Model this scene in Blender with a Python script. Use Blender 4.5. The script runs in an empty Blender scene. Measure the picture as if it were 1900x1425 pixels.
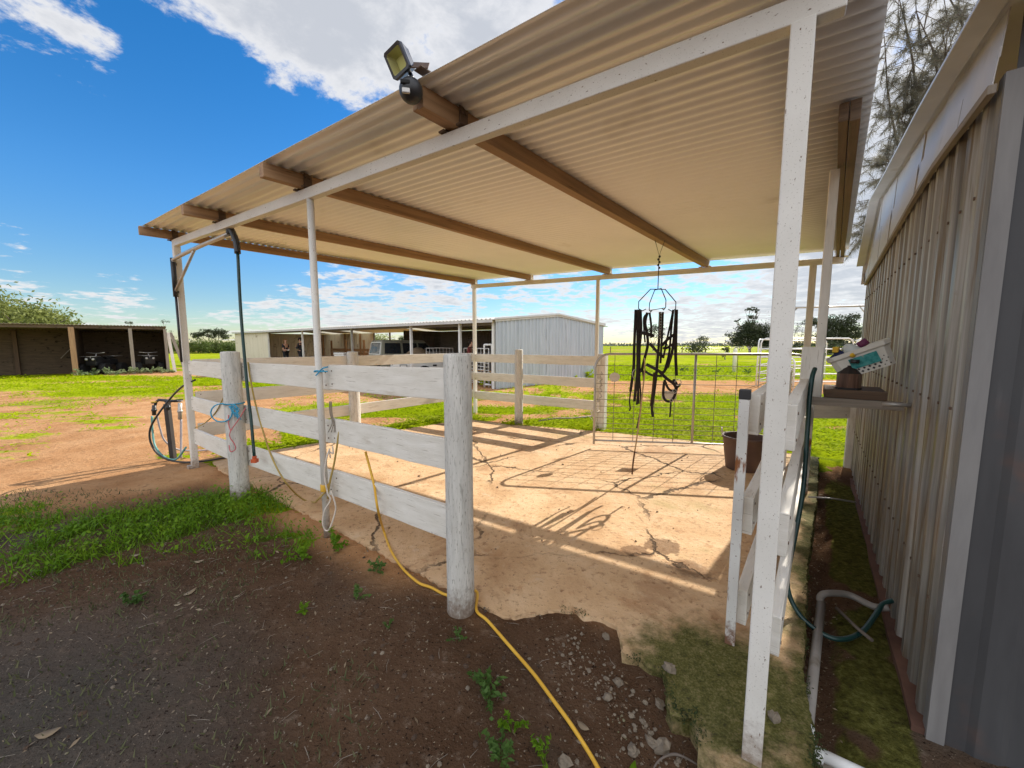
import bpy, bmesh, math, random
import numpy as np
from mathutils import Vector as V, Matrix
random.seed(7)
rng = np.random.default_rng(7)
SC = bpy.context.scene
COL = SC.collection
R = math.radians
UPZ = V((0, 0, 1))

# ------------------------------------------------------------------ surveying helpers
FPX = 710.0
PITCH = math.atan(72 / FPX)
EYE = 1.5


def ray(u, v):
    x = (u - 950) / FPX
    y = -(v - 712.5) / FPX
    return V((x, math.cos(PITCH) + y * math.sin(PITCH), -math.sin(PITCH) + y * math.cos(PITCH)))


def gp(u, v, z=0.0):
    d = ray(u, v)
    k = (z - EYE) / d.z
    return V((d.x * k, d.y * k, z))


def at(u, v, Y):
    d = ray(u, v)
    k = Y / d.y
    return V((d.x * k, Y, EYE + d.z * k))


# shelter frame: corner post foot, unit along the front, unit towards the back
PA = V((.88, 1.26, 0))
AX = V((-.8198, .5726, 0))
BX = V((.642, .767, 0))


def zb(s, t):
    return 2.46 + .0324 * s + .0149 * t


def sh(s, t, z=0.0):
    p = PA + AX * s + BX * t
    p.z = z
    return p


# ------------------------------------------------------------------ objects
ORG = {}


def tag(o, label=None, cat=None, group=None, kind=None):
    if label: o['label'] = label
    if cat: o['category'] = cat
    if group: o['group'] = group
    if kind: o['kind'] = kind
    return o


def thing(name, loc, label, cat, group=None):
    o = bpy.data.objects.new(name, None)
    o.empty_display_size = .1
    COL.objects.link(o)
    o.location = loc
    ORG[o.name] = V(loc)
    return tag(o, label, cat, group)


class MB:
    def __init__(s):
        s.v, s.f, s.uv, s.sm = [], [], [], []

    def add(s, verts, faces, uvs=None, smooth=False):
        n = len(s.v)
        s.v += [tuple(p) for p in verts]
        for i, f in enumerate(faces):
            s.f.append([n + k for k in f])
            s.uv.append(uvs[i] if uvs else None)
            s.sm.append(smooth)

    def box(s, c, size, rz=0.0, taper=1.0):
        c = V(c)
        hx, hy, hz = size[0] / 2, size[1] / 2, size[2] / 2
        m = Matrix.Rotation(rz, 3, 'Z')
        vs = []
        for z, k in ((-hz, 1), (hz, taper)):
            for x, y in ((-hx, -hy), (hx, -hy), (hx, hy), (-hx, hy)):
                vs.append(c + m @ V((x * k, y * k, z)))
        s.add(vs, [(3, 2, 1, 0), (4, 5, 6, 7), (0, 1, 5, 4), (1, 2, 6, 5), (2, 3, 7, 6), (3, 0, 4, 7)])

    def sweep(s, pts, sec, up=UPZ, scale=None, caps=True, smooth=False, roll=None):
        """sec: closed 2D section (side, up); pts: path; scale: per point factor"""
        pts = [V(p) for p in pts]
        n, m = len(pts), len(sec)
        u0 = random.random() * 7
        per = [0.0]
        for i in range(m):
            a, b = sec[i], sec[(i + 1) % m]
            per.append(per[-1] + math.hypot(a[0] - b[0], a[1] - b[1]))
        rings, L, dist = [], [], 0.0
        side = None
        for i, p in enumerate(pts):
            t = (pts[min(i + 1, n - 1)] - pts[max(i - 1, 0)])
            if t.length < 1e-9: t = V((0, 0, 1))
            t.normalize()
            if side is None:
                w = t.cross(up)
                if w.length < 1e-3: w = t.cross(V((0, 1, 0)))
                side = w.normalized()
            else:
                w = side - t * side.dot(t)
                side = w.normalized() if w.length > 1e-6 else side
            q = side.cross(t).normalized()
            if i: dist += (p - pts[i - 1]).length
            L.append(dist)
            k = scale[i] if scale else 1.0
            rings.append([p + side * (a * k) + q * (b * k) for a, b in sec])
        vs = [x for r_ in rings for x in r_]
        fs, us = [], []
        for i in range(n - 1):
            for j in range(m):
                j2 = (j + 1) % m
                fs.append((i * m + j, i * m + j2, (i + 1) * m + j2, (i + 1) * m + j))
                us.append([(u0 + L[i], per[j]), (u0 + L[i], per[j + 1]), (u0 + L[i + 1], per[j + 1]), (u0 + L[i + 1], per[j])])
        s.add(vs, fs, us, smooth)
        if caps:
            k0 = len(s.v) - len(vs)
            for base, rev in ((0, True), ((n - 1) * m, False)):
                f = [k0 + base + j for j in range(m)]
                uv = [(u0 + a[0], a[1]) for a in sec]
                if rev: f, uv = f[::-1], uv[::-1]
                s.f.append(f); s.uv.append(uv); s.sm.append(False)

    def bar(s, p0, p1, w, h, up=UPZ, n=1, warp=0.0):
        p0, p1 = V(p0), V(p1)
        pts = [p0.lerp(p1, i / n) for i in range(n + 1)]
        if warp:
            for q in pts[1:-1] if n > 2 else []:
                q += V((random.uniform(-warp, warp), random.uniform(-warp, warp), random.uniform(-warp, warp)))
        s.sweep(pts, [(-w / 2, -h / 2), (w / 2, -h / 2), (w / 2, h / 2), (-w / 2, h / 2)], up)

    def tube(s, pts, r, n=8, scale=None, caps=True):
        s.sweep(pts, [(r * math.cos(2 * math.pi * i / n), r * math.sin(2 * math.pi * i / n)) for i in range(n)], UPZ, scale, caps, True)

    def strap(s, pts, w, t, up=V((0, 1, 0))):
        s.sweep(pts, [(-w / 2, -t / 2), (w / 2, -t / 2), (w / 2, t / 2), (-w / 2, t / 2)], up)

    def lathe(s, c, prof, n=20, jit=0.0, smooth=True):
        c = V(c)
        m = len(prof)
        vs, fs, us = [], [], []
        js = [1 + random.uniform(-jit, jit) for _ in range(n)]
        L = [0]
        for i in range(1, m):
            L.append(L[-1] + math.hypot(prof[i][0] - prof[i - 1][0], prof[i][1] - prof[i - 1][1]))
        for r_, z in prof:
            for k in range(n):
                a = 2 * math.pi * k / n
                vs.append(c + V((r_ * js[k] * math.cos(a), r_ * js[k] * math.sin(a), z)))
        u0 = random.random() * 5
        for i in range(m - 1):
            for k in range(n):
                k2 = (k + 1) % n
                fs.append((i * n + k, i * n + k2, (i + 1) * n + k2, (i + 1) * n + k))
                a, b = k * .5 / n, (k + 1) * .5 / n
                us.append([(u0 + L[i], a), (u0 + L[i], b), (u0 + L[i + 1], b), (u0 + L[i + 1], a)])
        s.add(vs, fs, us, smooth)
        k0 = len(s.v) - len(vs)
        if prof[0][0] > 1e-4:
            s.f.append([k0 + k for k in range(n)][::-1]); s.uv.append(None); s.sm.append(False)
        if prof[-1][0] > 1e-4:
            s.f.append([k0 + (m - 1) * n + k for k in range(n)]); s.uv.append(None); s.sm.append(False)

    def ball(s, c, r, n=12, sq=(1, 1, 1)):
        m = max(6, n // 2 + 2)
        c = V(c)
        k0 = len(s.v)
        s.lathe((0, 0, 0), [(max(1e-5, r * math.sin(math.pi * i / m)), -r * math.cos(math.pi * i / m)) for i in range(m + 1)], n)
        for i in range(k0, len(s.v)):
            p = s.v[i]
            s.v[i] = (c.x + p[0] * sq[0], c.y + p[1] * sq[1], c.z + p[2] * sq[2])

    def prism(s, poly, z0, z1, frame=None):
        """poly: 2D outline; frame(x, y, z)->point"""
        frame = frame or (lambda x, y, z: V((x, y, z)))
        n = len(poly)
        vs = [frame(x, y, z0) for x, y in poly] + [frame(x, y, z1) for x, y in poly]
        fs = [tuple(range(n))[::-1], tuple(range(n, 2 * n))] + [(i, (i + 1) % n, n + (i + 1) % n, n + i) for i in range(n)]
        s.add(vs, fs)

    def build(s, name, m, parent=None, bevel=0.0, label=None, rec=True):
        me = bpy.data.meshes.new(name)
        if parent is not None:
            o0 = ORG[parent.name]
        else:
            A = np.array(s.v)
            o0 = V(((A[:, 0].min() + A[:, 0].max()) / 2, (A[:, 1].min() + A[:, 1].max()) / 2, A[:, 2].min()))
        me.from_pydata([(p[0] - o0.x, p[1] - o0.y, p[2] - o0.z) for p in s.v], [], s.f)
        uvl = me.uv_layers.new(name='UVMap')
        dat = []
        for p in me.polygons:
            uv = s.uv[p.index]
            if uv: dat += [c for q in uv for c in q]
            else:
                nx, ny, nz = abs(p.normal.x), abs(p.normal.y), abs(p.normal.z)
                for vi in p.vertices:
                    x, y, z = s.v[vi]
                    dat += (x, y) if nz >= max(nx, ny) else ((z, x) if ny > nx else (z, y))
        uvl.data.foreach_set('uv', dat)
        me.polygons.foreach_set('use_smooth', s.sm)
        me.materials.append(m)
        me.update()
        if rec:
            b = bmesh.new(); b.from_mesh(me)
            bmesh.ops.recalc_face_normals(b, faces=b.faces)
            b.to_mesh(me); b.free()
        o = bpy.data.objects.new(name, me)
        COL.objects.link(o)
        if parent is not None: o.parent = parent
        else: o.location = o0
        ORG[o.name] = o0
        if bevel:
            bv = o.modifiers.new('Bevel', 'BEVEL'); bv.width = bevel; bv.segments = 2; bv.limit_method = 'ANGLE'
        if label: o['label'] = label
        return o


def raw(name, verts, faces_n, m, parent=None, smooth=False, loc=(0, 0, 0)):
    """fast mesh from numpy: verts (N,3), faces all with faces_n corners in order"""
    me = bpy.data.meshes.new(name)
    N = len(verts)
    F = N // faces_n
    me.vertices.add(N); me.vertices.foreach_set('co', (verts - np.array(loc)).astype(np.float32).ravel())
    me.loops.add(N); me.loops.foreach_set('vertex_index', np.arange(N, dtype=np.int32))
    me.polygons.add(F)
    me.polygons.foreach_set('loop_start', np.arange(0, N, faces_n, dtype=np.int32))
    me.polygons.foreach_set('loop_total', np.full(F, faces_n, dtype=np.int32))
    me.update(); me.validate()
    me.materials.append(m)
    o = bpy.data.objects.new(name, me)
    COL.objects.link(o)
    if parent is not None: o.parent = parent
    else: o.location = loc
    ORG[o.name] = V(loc)
    return o


def curve_pts(ctrl, n=8):
    """Catmull-Rom through control points"""
    c = [V(p) for p in ctrl]
    c = [c[0] * 2 - c[1]] + c + [c[-1] * 2 - c[-2]]
    out = []
    for i in range(1, len(c) - 2):
        p0, p1, p2, p3 = c[i - 1:i + 3]
        for k in range(n):
            t = k / n
            out.append(.5 * ((2 * p1) + (p2 - p0) * t + (2 * p0 - 5 * p1 + 4 * p2 - p3) * t * t + (3 * p1 - p0 - 3 * p2 + p3) * t ** 3))
    out.append(c[-2])
    return out


# ------------------------------------------------------------------ numpy noise
def _h(i, j, s):
    n = np.sin(i * 127.1 + j * 311.7 + s * 74.7) * 43758.5453
    return n - np.floor(n)


def vn(x, y, s=0):
    i, j = np.floor(x), np.floor(y)
    f, g = x - i, y - j
    f, g = f * f * (3 - 2 * f), g * g * (3 - 2 * g)
    return (_h(i, j, s) * (1 - f) + _h(i + 1, j, s) * f) * (1 - g) + (_h(i, j + 1, s) * (1 - f) + _h(i + 1, j + 1, s) * f) * g


def fbm(x, y, s=0, o=4):
    a, t, w = .5, 0, 0
    for k in range(o):
        t = t + a * vn(x * 2 ** k, y * 2 ** k, s + k); w += a; a *= .55
    return t / w


def sst(a, b, x):
    t = np.clip((x - a) / (b - a), 0, 1)
    return t * t * (3 - 2 * t)


def inpoly(x, y, P):
    r_ = np.zeros(x.shape, bool)
    n = len(P)
    for i in range(n):
        x1, y1 = P[i]; x2, y2 = P[(i + 1) % n]
        c = ((y1 > y) != (y2 > y)) & (x < (x2 - x1) * (y - y1) / (y2 - y1 + 1e-12) + x1)
        r_ ^= c
    return r_


# ------------------------------------------------------------------ materials
def nn(nt, t, **k):
    n = nt.nodes.new(t)
    for a, v in k.items():
        if a.startswith('_'): setattr(n, a[1:], v)
        else:
            key = int(a[1:]) if a[0] == 'i' and a[1:].isdigit() else a.replace('__', ' ')
            s = n.inputs[key]
            if isinstance(v, bpy.types.NodeSocket): nt.links.new(v, s)
            else: s.default_value = v
    return n


def rgba(c): return (c[0], c[1], c[2], 1)


def ramp(nt, fac, cols):
    n = nn(nt, 'ShaderNodeValToRGB', i0=fac)
    e = n.color_ramp.elements
    while len(e) < len(cols): e.new(.5)
    for k, (p, c) in enumerate(cols):
        e[k].position = p
        e[k].color = rgba(c) if not isinstance(c, (int, float)) else (c, c, c, 1)
    return n.outputs[0]


def mixc(nt, f, a, b, mode='MIX'):
    n = nn(nt, 'ShaderNodeMix', _data_type='RGBA', _blend_type=mode)
    for i, v in ((0, f), (6, a), (7, b)):
        if isinstance(v, bpy.types.NodeSocket): nt.links.new(v, n.inputs[i])
        else: n.inputs[i].default_value = v if i == 0 else rgba(v)
    return n.outputs[2]


def mth(nt, op, a, b=0.0, c=0.0, clamp=False):
    n = nn(nt, 'ShaderNodeMath', _operation=op, _use_clamp=clamp)
    for i, v in enumerate((a, b, c)):
        if isinstance(v, bpy.types.NodeSocket): nt.links.new(v, n.inputs[i])
        else: n.inputs[i].default_value = v
    return n.outputs[0]


def mapr(nt, v, a, b, c=0.0, d=1.0):
    n = nn(nt, 'ShaderNodeMapRange', _interpolation_type='SMOOTHSTEP', i0=v, i1=a, i2=b, i3=c, i4=d)
    return n.outputs[0]


def noi(nt, vec, scale, detail=5, rough=.55, dist=0.0):
    return nn(nt, 'ShaderNodeTexNoise', Vector=vec, Scale=scale, Detail=detail, Roughness=rough, Distortion=dist).outputs[0]


def new_mat(name):
    m = bpy.data.materials.new(name)
    m.use_nodes = True
    nt = m.node_tree
    return m, nt, nt.nodes['Principled BSDF']


def coords(nt, coord, stretch=(1, 1, 1)):
    if coord == 'uv': s = nn(nt, 'ShaderNodeTexCoord').outputs['UV']
    elif coord == 'obj': s = nn(nt, 'ShaderNodeTexCoord').outputs['Object']
    else: s = nn(nt, 'ShaderNodeNewGeometry').outputs['Position']
    if stretch != (1, 1, 1):
        s = nn(nt, 'ShaderNodeMapping', Vector=s, Scale=stretch).outputs[0]
    return s


def mk(name, cols, scale=6, stretch=(1, 1, 1), coord='obj', rough=.6, metal=0.0, bump=0.0, bscale=60, spots=(), spec=.3, dist=.3, transl=0.0, bstretch=None):
    m, nt, b = new_mat(name)
    vec = coords(nt, coord, stretch)
    n1 = noi(nt, vec, scale, 6, .6, dist)
    col = ramp(nt, n1, cols)
    for c, sc, th, soft, st in spots:
        v2 = coords(nt, coord, st)
        f = mapr(nt, noi(nt, v2, sc, 4, .6), th, th + soft)
        col = mixc(nt, f, col, c)
    nt.links.new(col, b.inputs['Base Color'])
    b.inputs['Metallic'].default_value = metal
    b.inputs['Specular IOR Level'].default_value = spec
    rr = mapr(nt, n1, .3, .7, max(.02, rough - .1), min(1, rough + .1))
    nt.links.new(rr, b.inputs['Roughness'])
    if bump:
        bv = coords(nt, coord, bstretch or stretch)
        bp = nn(nt, 'ShaderNodeBump', Strength=bump, Distance=.01, Height=noi(nt, bv, bscale, 5, .6))
        nt.links.new(bp.outputs[0], b.inputs['Normal'])
    if transl:
        out = nt.nodes['Material Output']
        tr = nn(nt, 'ShaderNodeBsdfTranslucent')
        nt.links.new(col, tr.inputs[0])
        mx = nn(nt, 'ShaderNodeMixShader', i0=transl, i1=b.outputs[0], i2=tr.outputs[0])
        nt.links.new(mx.outputs[0], out.inputs[0])
    return m


def sp(c, sc, th, soft=.05, st=(1, 1, 1)): return (c, sc, th, soft, st)
# ------------------------------------------------------------------ material library
WHITE = mk('white_board_paint', [(.3, (.66, .62, .54)), (.7, (.80, .76, .69))], 4, (1, 5, 1), 'uv', .55, bump=.25, bscale=14, bstretch=(1, 14, 1),
           spots=[sp((.48, .42, .34), 3, .58, .25, (1, 4, 1)), sp((.42, .37, .30), 9, .62, .05, (.5, 16, 1)), sp((.20, .15, .10), 45, .70, .04)])
POSTW = mk('weathered_white_log', [(.25, (.52, .50, .45)), (.75, (.76, .73, .67))], 5, (.6, 6, 1), 'uv', .7, bump=1.0, bscale=11, bstretch=(1.6, 16, 1),
           spots=[sp((.34, .32, .28), 6, .55, .2, (1, 9, 1)), sp((.30, .27, .22), 16, .60, .05, (1.5, 9, 1)), sp((.10, .085, .07), 11, .66, .03, (.45, 14, 1)), sp((.09, .07, .06), 30, .72, .03)])
STEEL = mk('speckled_white_steel', [(.3, (.64, .61, .55)), (.7, (.76, .73, .67))], 3, (1, 1, 1), 'uv', .45, spots=[sp((.15, .085, .045), 85, .645, .04, (.45, 1, 1)), sp((.40, .36, .30), 160, .60, .1), sp((.42, .33, .24), 5, .64, .15)])
RUSTST = mk('rusty_white_steel', [(.3, (.58, .57, .53)), (.7, (.70, .68, .64))], 3, (1, 1, 1), 'uv', .55, spots=[sp((.24, .09, .03), 7, .56, .1, (.7, 3, 1)), sp((.17, .07, .03), 70, .63, .05)])
TIMBER = mk('brown_rafter_timber', [(.25, (.22, .125, .065)), (.55, (.38, .23, .12)), (.8, (.47, .30, .17))], 3, (.5, 9, 1), 'uv', .65, bump=.3, bscale=10, bstretch=(.7, 25, 1),
            spots=[sp((.10, .05, .025), 8, .66, .08, (.4, 7, 1))])
TIMBERD = mk('dark_weathered_timber', [(.25, (.07, .045, .03)), (.75, (.17, .11, .07))], 3, (.6, 10, 1), 'uv', .75, bump=.4, bscale=10, bstretch=(1, 22, 1))
TIMBERG = mk('dark_rafter_timber', [(.25, (.12, .085, .06)), (.75, (.25, .185, .135))], 3, (.6, 10, 1), 'uv', .75, bump=.4, bscale=10, bstretch=(1, 22, 1))  # darker tone for the right-hand rafter
GREYWOOD = mk('grey_weathered_wood', [(.25, (.20, .165, .13)), (.75, (.38, .33, .27))], 3, (.7, 12, 1), 'uv', .8, bump=.4, bscale=10, bstretch=(1, 25, 1), spots=[sp((.1, .08, .06), 5, .62, .1, (.5, 8, 1))])
ROOF = mk('zinc_roof_sheet', [(.3, (.86, .86, .85)), (.7, (.93, .93, .92))], 1.6, (1, 1, 1), 'obj', .42, .22, spots=[sp((.66, .63, .58), 1.3, .60, .25)])
NAIL = mk('rusty_nail', [(.3, (.10, .06, .04)), (.7, (.18, .12, .08))], 20, rough=.7)
ROOFD = mk('dull_roof_sheet', [(.3, (.50, .48, .44)), (.7, (.62, .60, .56))], 2.2, (1, 1, 1), 'obj', .6, .0, spots=[sp((.42, .38, .33), 1.6, .62, .2)])
WALLI = mk('stained_wall_sheet', [(.32, (.13, .115, .10)), (.5, (.30, .275, .24)), (.68, (.52, .495, .455))], 3, (7, 7, .12), 'obj', .5, .35,
           spots=[sp((.20, .15, .10), 3.4, .52, .12, (10, 10, .3)), sp((.55, .53, .50), 5, .62, .1, (12, 12, .2)), sp((.30, .16, .08), 6, .70, .1, (3, 3, 1.2)), sp((.24, .19, .13), 9, .62, .2, (1, 1, 1)), sp((.22, .13, .07), 2.0, .62, .15, (4, 4, .5))])
FASCIA = mk('white_fascia_sheet', [(.3, (.46, .45, .445)), (.7, (.60, .59, .585))], 3, (1, 1, 1), 'obj', .5, spots=[sp((.45, .42, .38), 3, .6, .15)])
BLUEW = mk('pale_blue_wall_sheet', [(.3, (.36, .40, .46)), (.7, (.50, .54, .60))], 2, (4, 4, .3), 'obj', .45, .2, spots=[sp((.24, .25, .27), 2.5, .58, .15, (5, 5, .25))])
CREAMW = mk('cream_wall_sheet', [(.3, (.66, .60, .48)), (.7, (.78, .72, .60))], 2, (3, 3, .4), 'obj', .6, spots=[sp((.3, .22, .14), 2, .6, .15)])
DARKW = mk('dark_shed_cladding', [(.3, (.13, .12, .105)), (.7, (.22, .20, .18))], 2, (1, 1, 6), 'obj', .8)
BOARDD = mk('brown_shed_boards', [(.25, (.06, .042, .028)), (.75, (.16, .115, .075))], 2.4, (1, 1, 9), 'obj', .85, bump=.6, bscale=6, bstretch=(1, 1, 9), spots=[sp((.03, .022, .016), 2, .58, .1, (2, 2, 3))])
GALV = mk('galvanised_pipe', [(.3, (.40, .38, .36)), (.7, (.55, .53, .50))], 8, (1, 1, 1), 'uv', .4, .6, spots=[sp((.25, .15, .09), 12, .66, .1)])
WIRE = mk('rusty_wire', [(.3, (.22, .19, .16)), (.7, (.32, .27, .22))], 10, rough=.6, metal=.5)
WPIPE = mk('white_pipe_paint', [(.3, (.66, .66, .65)), (.7, (.78, .78, .77))], 4, rough=.4)
BLACKP = mk('black_plastic', [(.3, (.012, .012, .013)), (.7, (.03, .03, .032))], 6, rough=.4, spec=.5)
LEATHER = mk('black_leather_strap', [(.3, (.012, .009, .008)), (.7, (.035, .025, .02))], 9, (1, 4, 1), 'uv', .55, spec=.4)
LEATHB = mk('brown_leather_strap', [(.3, (.07, .03, .015)), (.7, (.15, .07, .035))], 9, (1, 4, 1), 'uv', .6)
ROPET = mk('tan_rope', [(.3, (.36, .24, .11)), (.7, (.55, .40, .22))], 60, rough=.9)
BLUET = mk('blue_twine', [(.3, (.03, .24, .42)), (.7, (.08, .40, .58))], 60, rough=.7)
PINKT = mk('pink_twine', [(.3, (.48, .10, .11)), (.7, (.65, .2, .2))], 60, rough=.7)
PALET = mk('pale_rope', [(.3, (.55, .48, .4)), (.7, (.7, .63, .55))], 60, rough=.9)
GREENH = mk('green_hose_rubber', [(.3, (.006, .030, .028)), (.7, (.012, .058, .052))], 5, rough=.35, spec=.5)
TEALH = mk('pale_teal_hose', [(.3, (.10, .27, .25)), (.7, (.18, .38, .35))], 5, rough=.4)
LILACH = mk('pale_lilac_hose', [(.3, (.34, .31, .34)), (.7, (.46, .43, .46))], 5, rough=.4)
REDF = mk('orange_red_fitting', [(.3, (.50, .08, .03)), (.7, (.6, .14, .05))], 8, rough=.45)
YELC = mk('yellow_cord_sheath', [(.3, (.62, .33, .03)), (.7, (.74, .45, .06))], 4, (1, 1, 1), 'uv', .5, spots=[sp((.35, .2, .06), 6, .6, .15)])
YELCD = mk('dull_yellow_cord_sheath', [(.3, (.32, .22, .06)), (.7, (.46, .33, .09))], 4, rough=.55)
PVC = mk('grey_pvc', [(.3, (.19, .17, .15)), (.7, (.30, .275, .25))], 5, (1, 1, 1), 'uv', .45, spots=[sp((.16, .13, .1), 5, .56, .15)])
RUBBER = mk('brown_rubber', [(.3, (.085, .050, .040)), (.7, (.13, .080, .062))], 5, rough=.6, spots=[sp((.2, .15, .11), 4, .63, .1)])
TYRE = mk('tyre_rubber', [(.3, (.012, .012, .012)), (.7, (.025, .024, .023))], 9, rough=.8)
PLASW = mk('white_basket_plastic', [(.3, (.60, .57, .50)), (.7, (.72, .69, .62))], 6, rough=.4)
CAR = mk('grey_green_car_paint', [(.3, (.24, .24, .19)), (.7, (.30, .30, .24))], 2, rough=.3, spec=.5)
CARW = mk('white_car_paint', [(.3, (.62, .62, .60)), (.7, (.72, .72, .7))], 2, rough=.35, spec=.5)
GLASSD = mk('dark_window_glass', [(.3, (.012, .017, .022)), (.7, (.02, .03, .04))], 2, rough=.06, spec=.8)
GLASSP = mk('pale_rear_window_glass', [(.35, (.04, .04, .036)), (.65, (.24, .21, .17))], 1.6, (1, 1, 3), rough=.25, spec=.4)
HAYM = mk('brown_manure_heap', [(.3, (.13, .09, .055)), (.7, (.26, .19, .12))], 12, rough=.95, bump=1, bscale=20)
STONE = mk('pale_rubble_stone', [(.25, (.11, .085, .06)), (.75, (.32, .265, .20))], 9, rough=.85, bump=.5, bscale=25, spots=[sp((.14, .15, .06), 5, .6, .1)])
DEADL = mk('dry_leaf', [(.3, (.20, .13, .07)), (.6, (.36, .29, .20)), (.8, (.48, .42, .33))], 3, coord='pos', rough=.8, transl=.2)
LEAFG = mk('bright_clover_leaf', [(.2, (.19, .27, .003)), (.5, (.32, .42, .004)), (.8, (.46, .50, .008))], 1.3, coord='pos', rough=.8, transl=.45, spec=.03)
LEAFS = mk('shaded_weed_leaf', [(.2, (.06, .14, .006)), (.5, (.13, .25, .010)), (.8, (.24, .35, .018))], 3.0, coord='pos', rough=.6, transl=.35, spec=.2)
LEAFB = mk('spiky_weed_leaf', [(.3, (.05, .10, .02)), (.7, (.10, .19, .035))], 3.0, coord='pos', rough=.6, transl=.3)
BARK = mk('grey_bark', [(.3, (.10, .08, .065)), (.7, (.22, .18, .15))], 7, (1, 1, .3), rough=.9)
GUML = mk('grey_green_gum_leaf', [(.25, (.028, .040, .018)), (.75, (.075, .088, .045))], .9, coord='pos', rough=.65, transl=.25)
OLIVL = mk('olive_pepper_leaf', [(.25, (.12, .15, .03)), (.75, (.24, .26, .07))], .8, coord='pos', rough=.65, transl=.35)
HEDGEL = mk('mid_green_hedge_leaf', [(.25, (.06, .095, .02)), (.75, (.14, .18, .04))], .6, coord='pos', rough=.65, transl=.3)
SHEOAK = mk('grey_needle_foliage', [(.25, (.14, .13, .10)), (.75, (.26, .25, .20))], 1.2, coord='pos', rough=.8, transl=.45)
SKIN = mk('skin', [(.3, (.48, .26, .18)), (.7, (.56, .33, .24))], 6, rough=.55)
NAVY = mk('black_cloth', [(.3, (.012, .013, .018)), (.7, (.025, .026, .034))], 9, rough=.85)
DENIM = mk('dark_trouser_cloth', [(.3, (.012, .012, .016)), (.7, (.022, .023, .03))], 9, rough=.9)
MAROON = mk('maroon_cloth', [(.3, (.12, .022, .022)), (.7, (.18, .035, .035))], 9, rough=.85)
HAIRB = mk('brown_hair', [(.3, (.16, .08, .035)), (.7, (.26, .14, .07))], 20, rough=.6)
HAIRD = mk('dark_hair', [(.3, (.015, .011, .009)), (.7, (.03, .022, .018))], 20, rough=.6)
GLOVE = mk('pale_glove', [(.3, (.55, .53, .5)), (.7, (.65, .63, .6))], 9, rough=.8)
TEALS = mk('teal_printed_sticker', [(.44, (.02, .20, .20)), (.5, (.05, .28, .27)), (.62, (.06, .30, .29)), (.66, (.45, .34, .30))], 26, rough=.5)
YELP = mk('yellow_plastic', [(.3, (.70, .42, .03)), (.7, (.8, .52, .06))], 5, rough=.4)
PURP = mk('purple_plastic', [(.3, (.14, .03, .08)), (.7, (.2, .05, .12))], 5, rough=.5)
CLEARP = mk('milky_plastic', [(.3, (.55, .60, .58)), (.7, (.66, .70, .68))], 5, rough=.35)
DBLUE = mk('dark_blue_bristle', [(.3, (.015, .02, .07)), (.7, (.04, .05, .13))], 30, rough=.8)
LIMEP = mk('lime_plastic', [(.3, (.16, .50, .02)), (.7, (.22, .6, .04))], 5, rough=.45)
JARM = mk('stained_tin', [(.3, (.06, .03, .02)), (.5, (.16, .09, .06)), (.75, (.42, .34, .24))], 5, (5, 5, .5), rough=.45)
LAMPG = mk('lamp_reflector', [(.3, (.42, .40, .17)), (.7, (.55, .53, .25))], 4, rough=.25, metal=.3)
LEDY = mk('led_board', [(.3, (.55, .55, .18)), (.7, (.62, .62, .24))], 8, rough=.4)
CONCP = mk('concrete_footing', [(.3, (.20, .16, .11)), (.7, (.36, .30, .22))], 6, rough=.9, bump=.8, bscale=14, spots=[sp((.08, .10, .03), 4, .5, .15), sp((.16, .07, .04), 3, .58, .1)])

def splash(m, c, z0, z1, k):
    """mud and rust thrown up on the foot of a post"""
    t = m.node_tree
    b = t.nodes['Principled BSDF']
    src = b.inputs['Base Color'].links[0].from_socket
    ps = coords(t, 'pos')
    z = nn(t, 'ShaderNodeSeparateXYZ', i0=ps).outputs[2]
    z = mth(t, 'ADD', z, mth(t, 'MULTIPLY', mth(t, 'SUBTRACT', noi(t, ps, 32, 5, .7), .5), .42))
    f = mapr(t, z, z0, z1, k, 0.0)
    t.links.new(mixc(t, f, src, c), b.inputs['Base Color'])


splash(POSTW, (.16, .095, .055), -.02, .20, .8)
splash(STEEL, (.17, .095, .05), -.10, .22, .9)
splash(RUSTST, (.15, .06, .025), .0, .16, .95)

# ------------------------------------------------------------------ camera, sun, sky
cam = bpy.data.cameras.new('Camera')
cam.sensor_width = 36
cam.lens = 36 * FPX / 1900
cam.clip_start = .05
cam.clip_end = 20000
co = bpy.data.objects.new('Camera', cam)
COL.objects.link(co)
co.location = (0, 0, EYE)
co.rotation_euler = (math.pi / 2 - PITCH, 0, 0)
SC.camera = co

SUN_AZ, SUN_EL = R(46.5), R(33.5)          # anticlockwise from +X, above the horizon
SDIR = V((math.cos(SUN_AZ) * math.cos(SUN_EL), math.sin(SUN_AZ) * math.cos(SUN_EL), math.sin(SUN_EL)))
sl = bpy.data.lights.new('sun', 'SUN')
sl.energy = 4.0
sl.angle = R(.42)
sl.color = (1, .93, .82)
so = bpy.data.objects.new('sun', sl)
COL.objects.link(so)
so.location = (20, 20, 20)
so.rotation_euler = SDIR.to_track_quat('Z', 'Y').to_euler()

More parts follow.
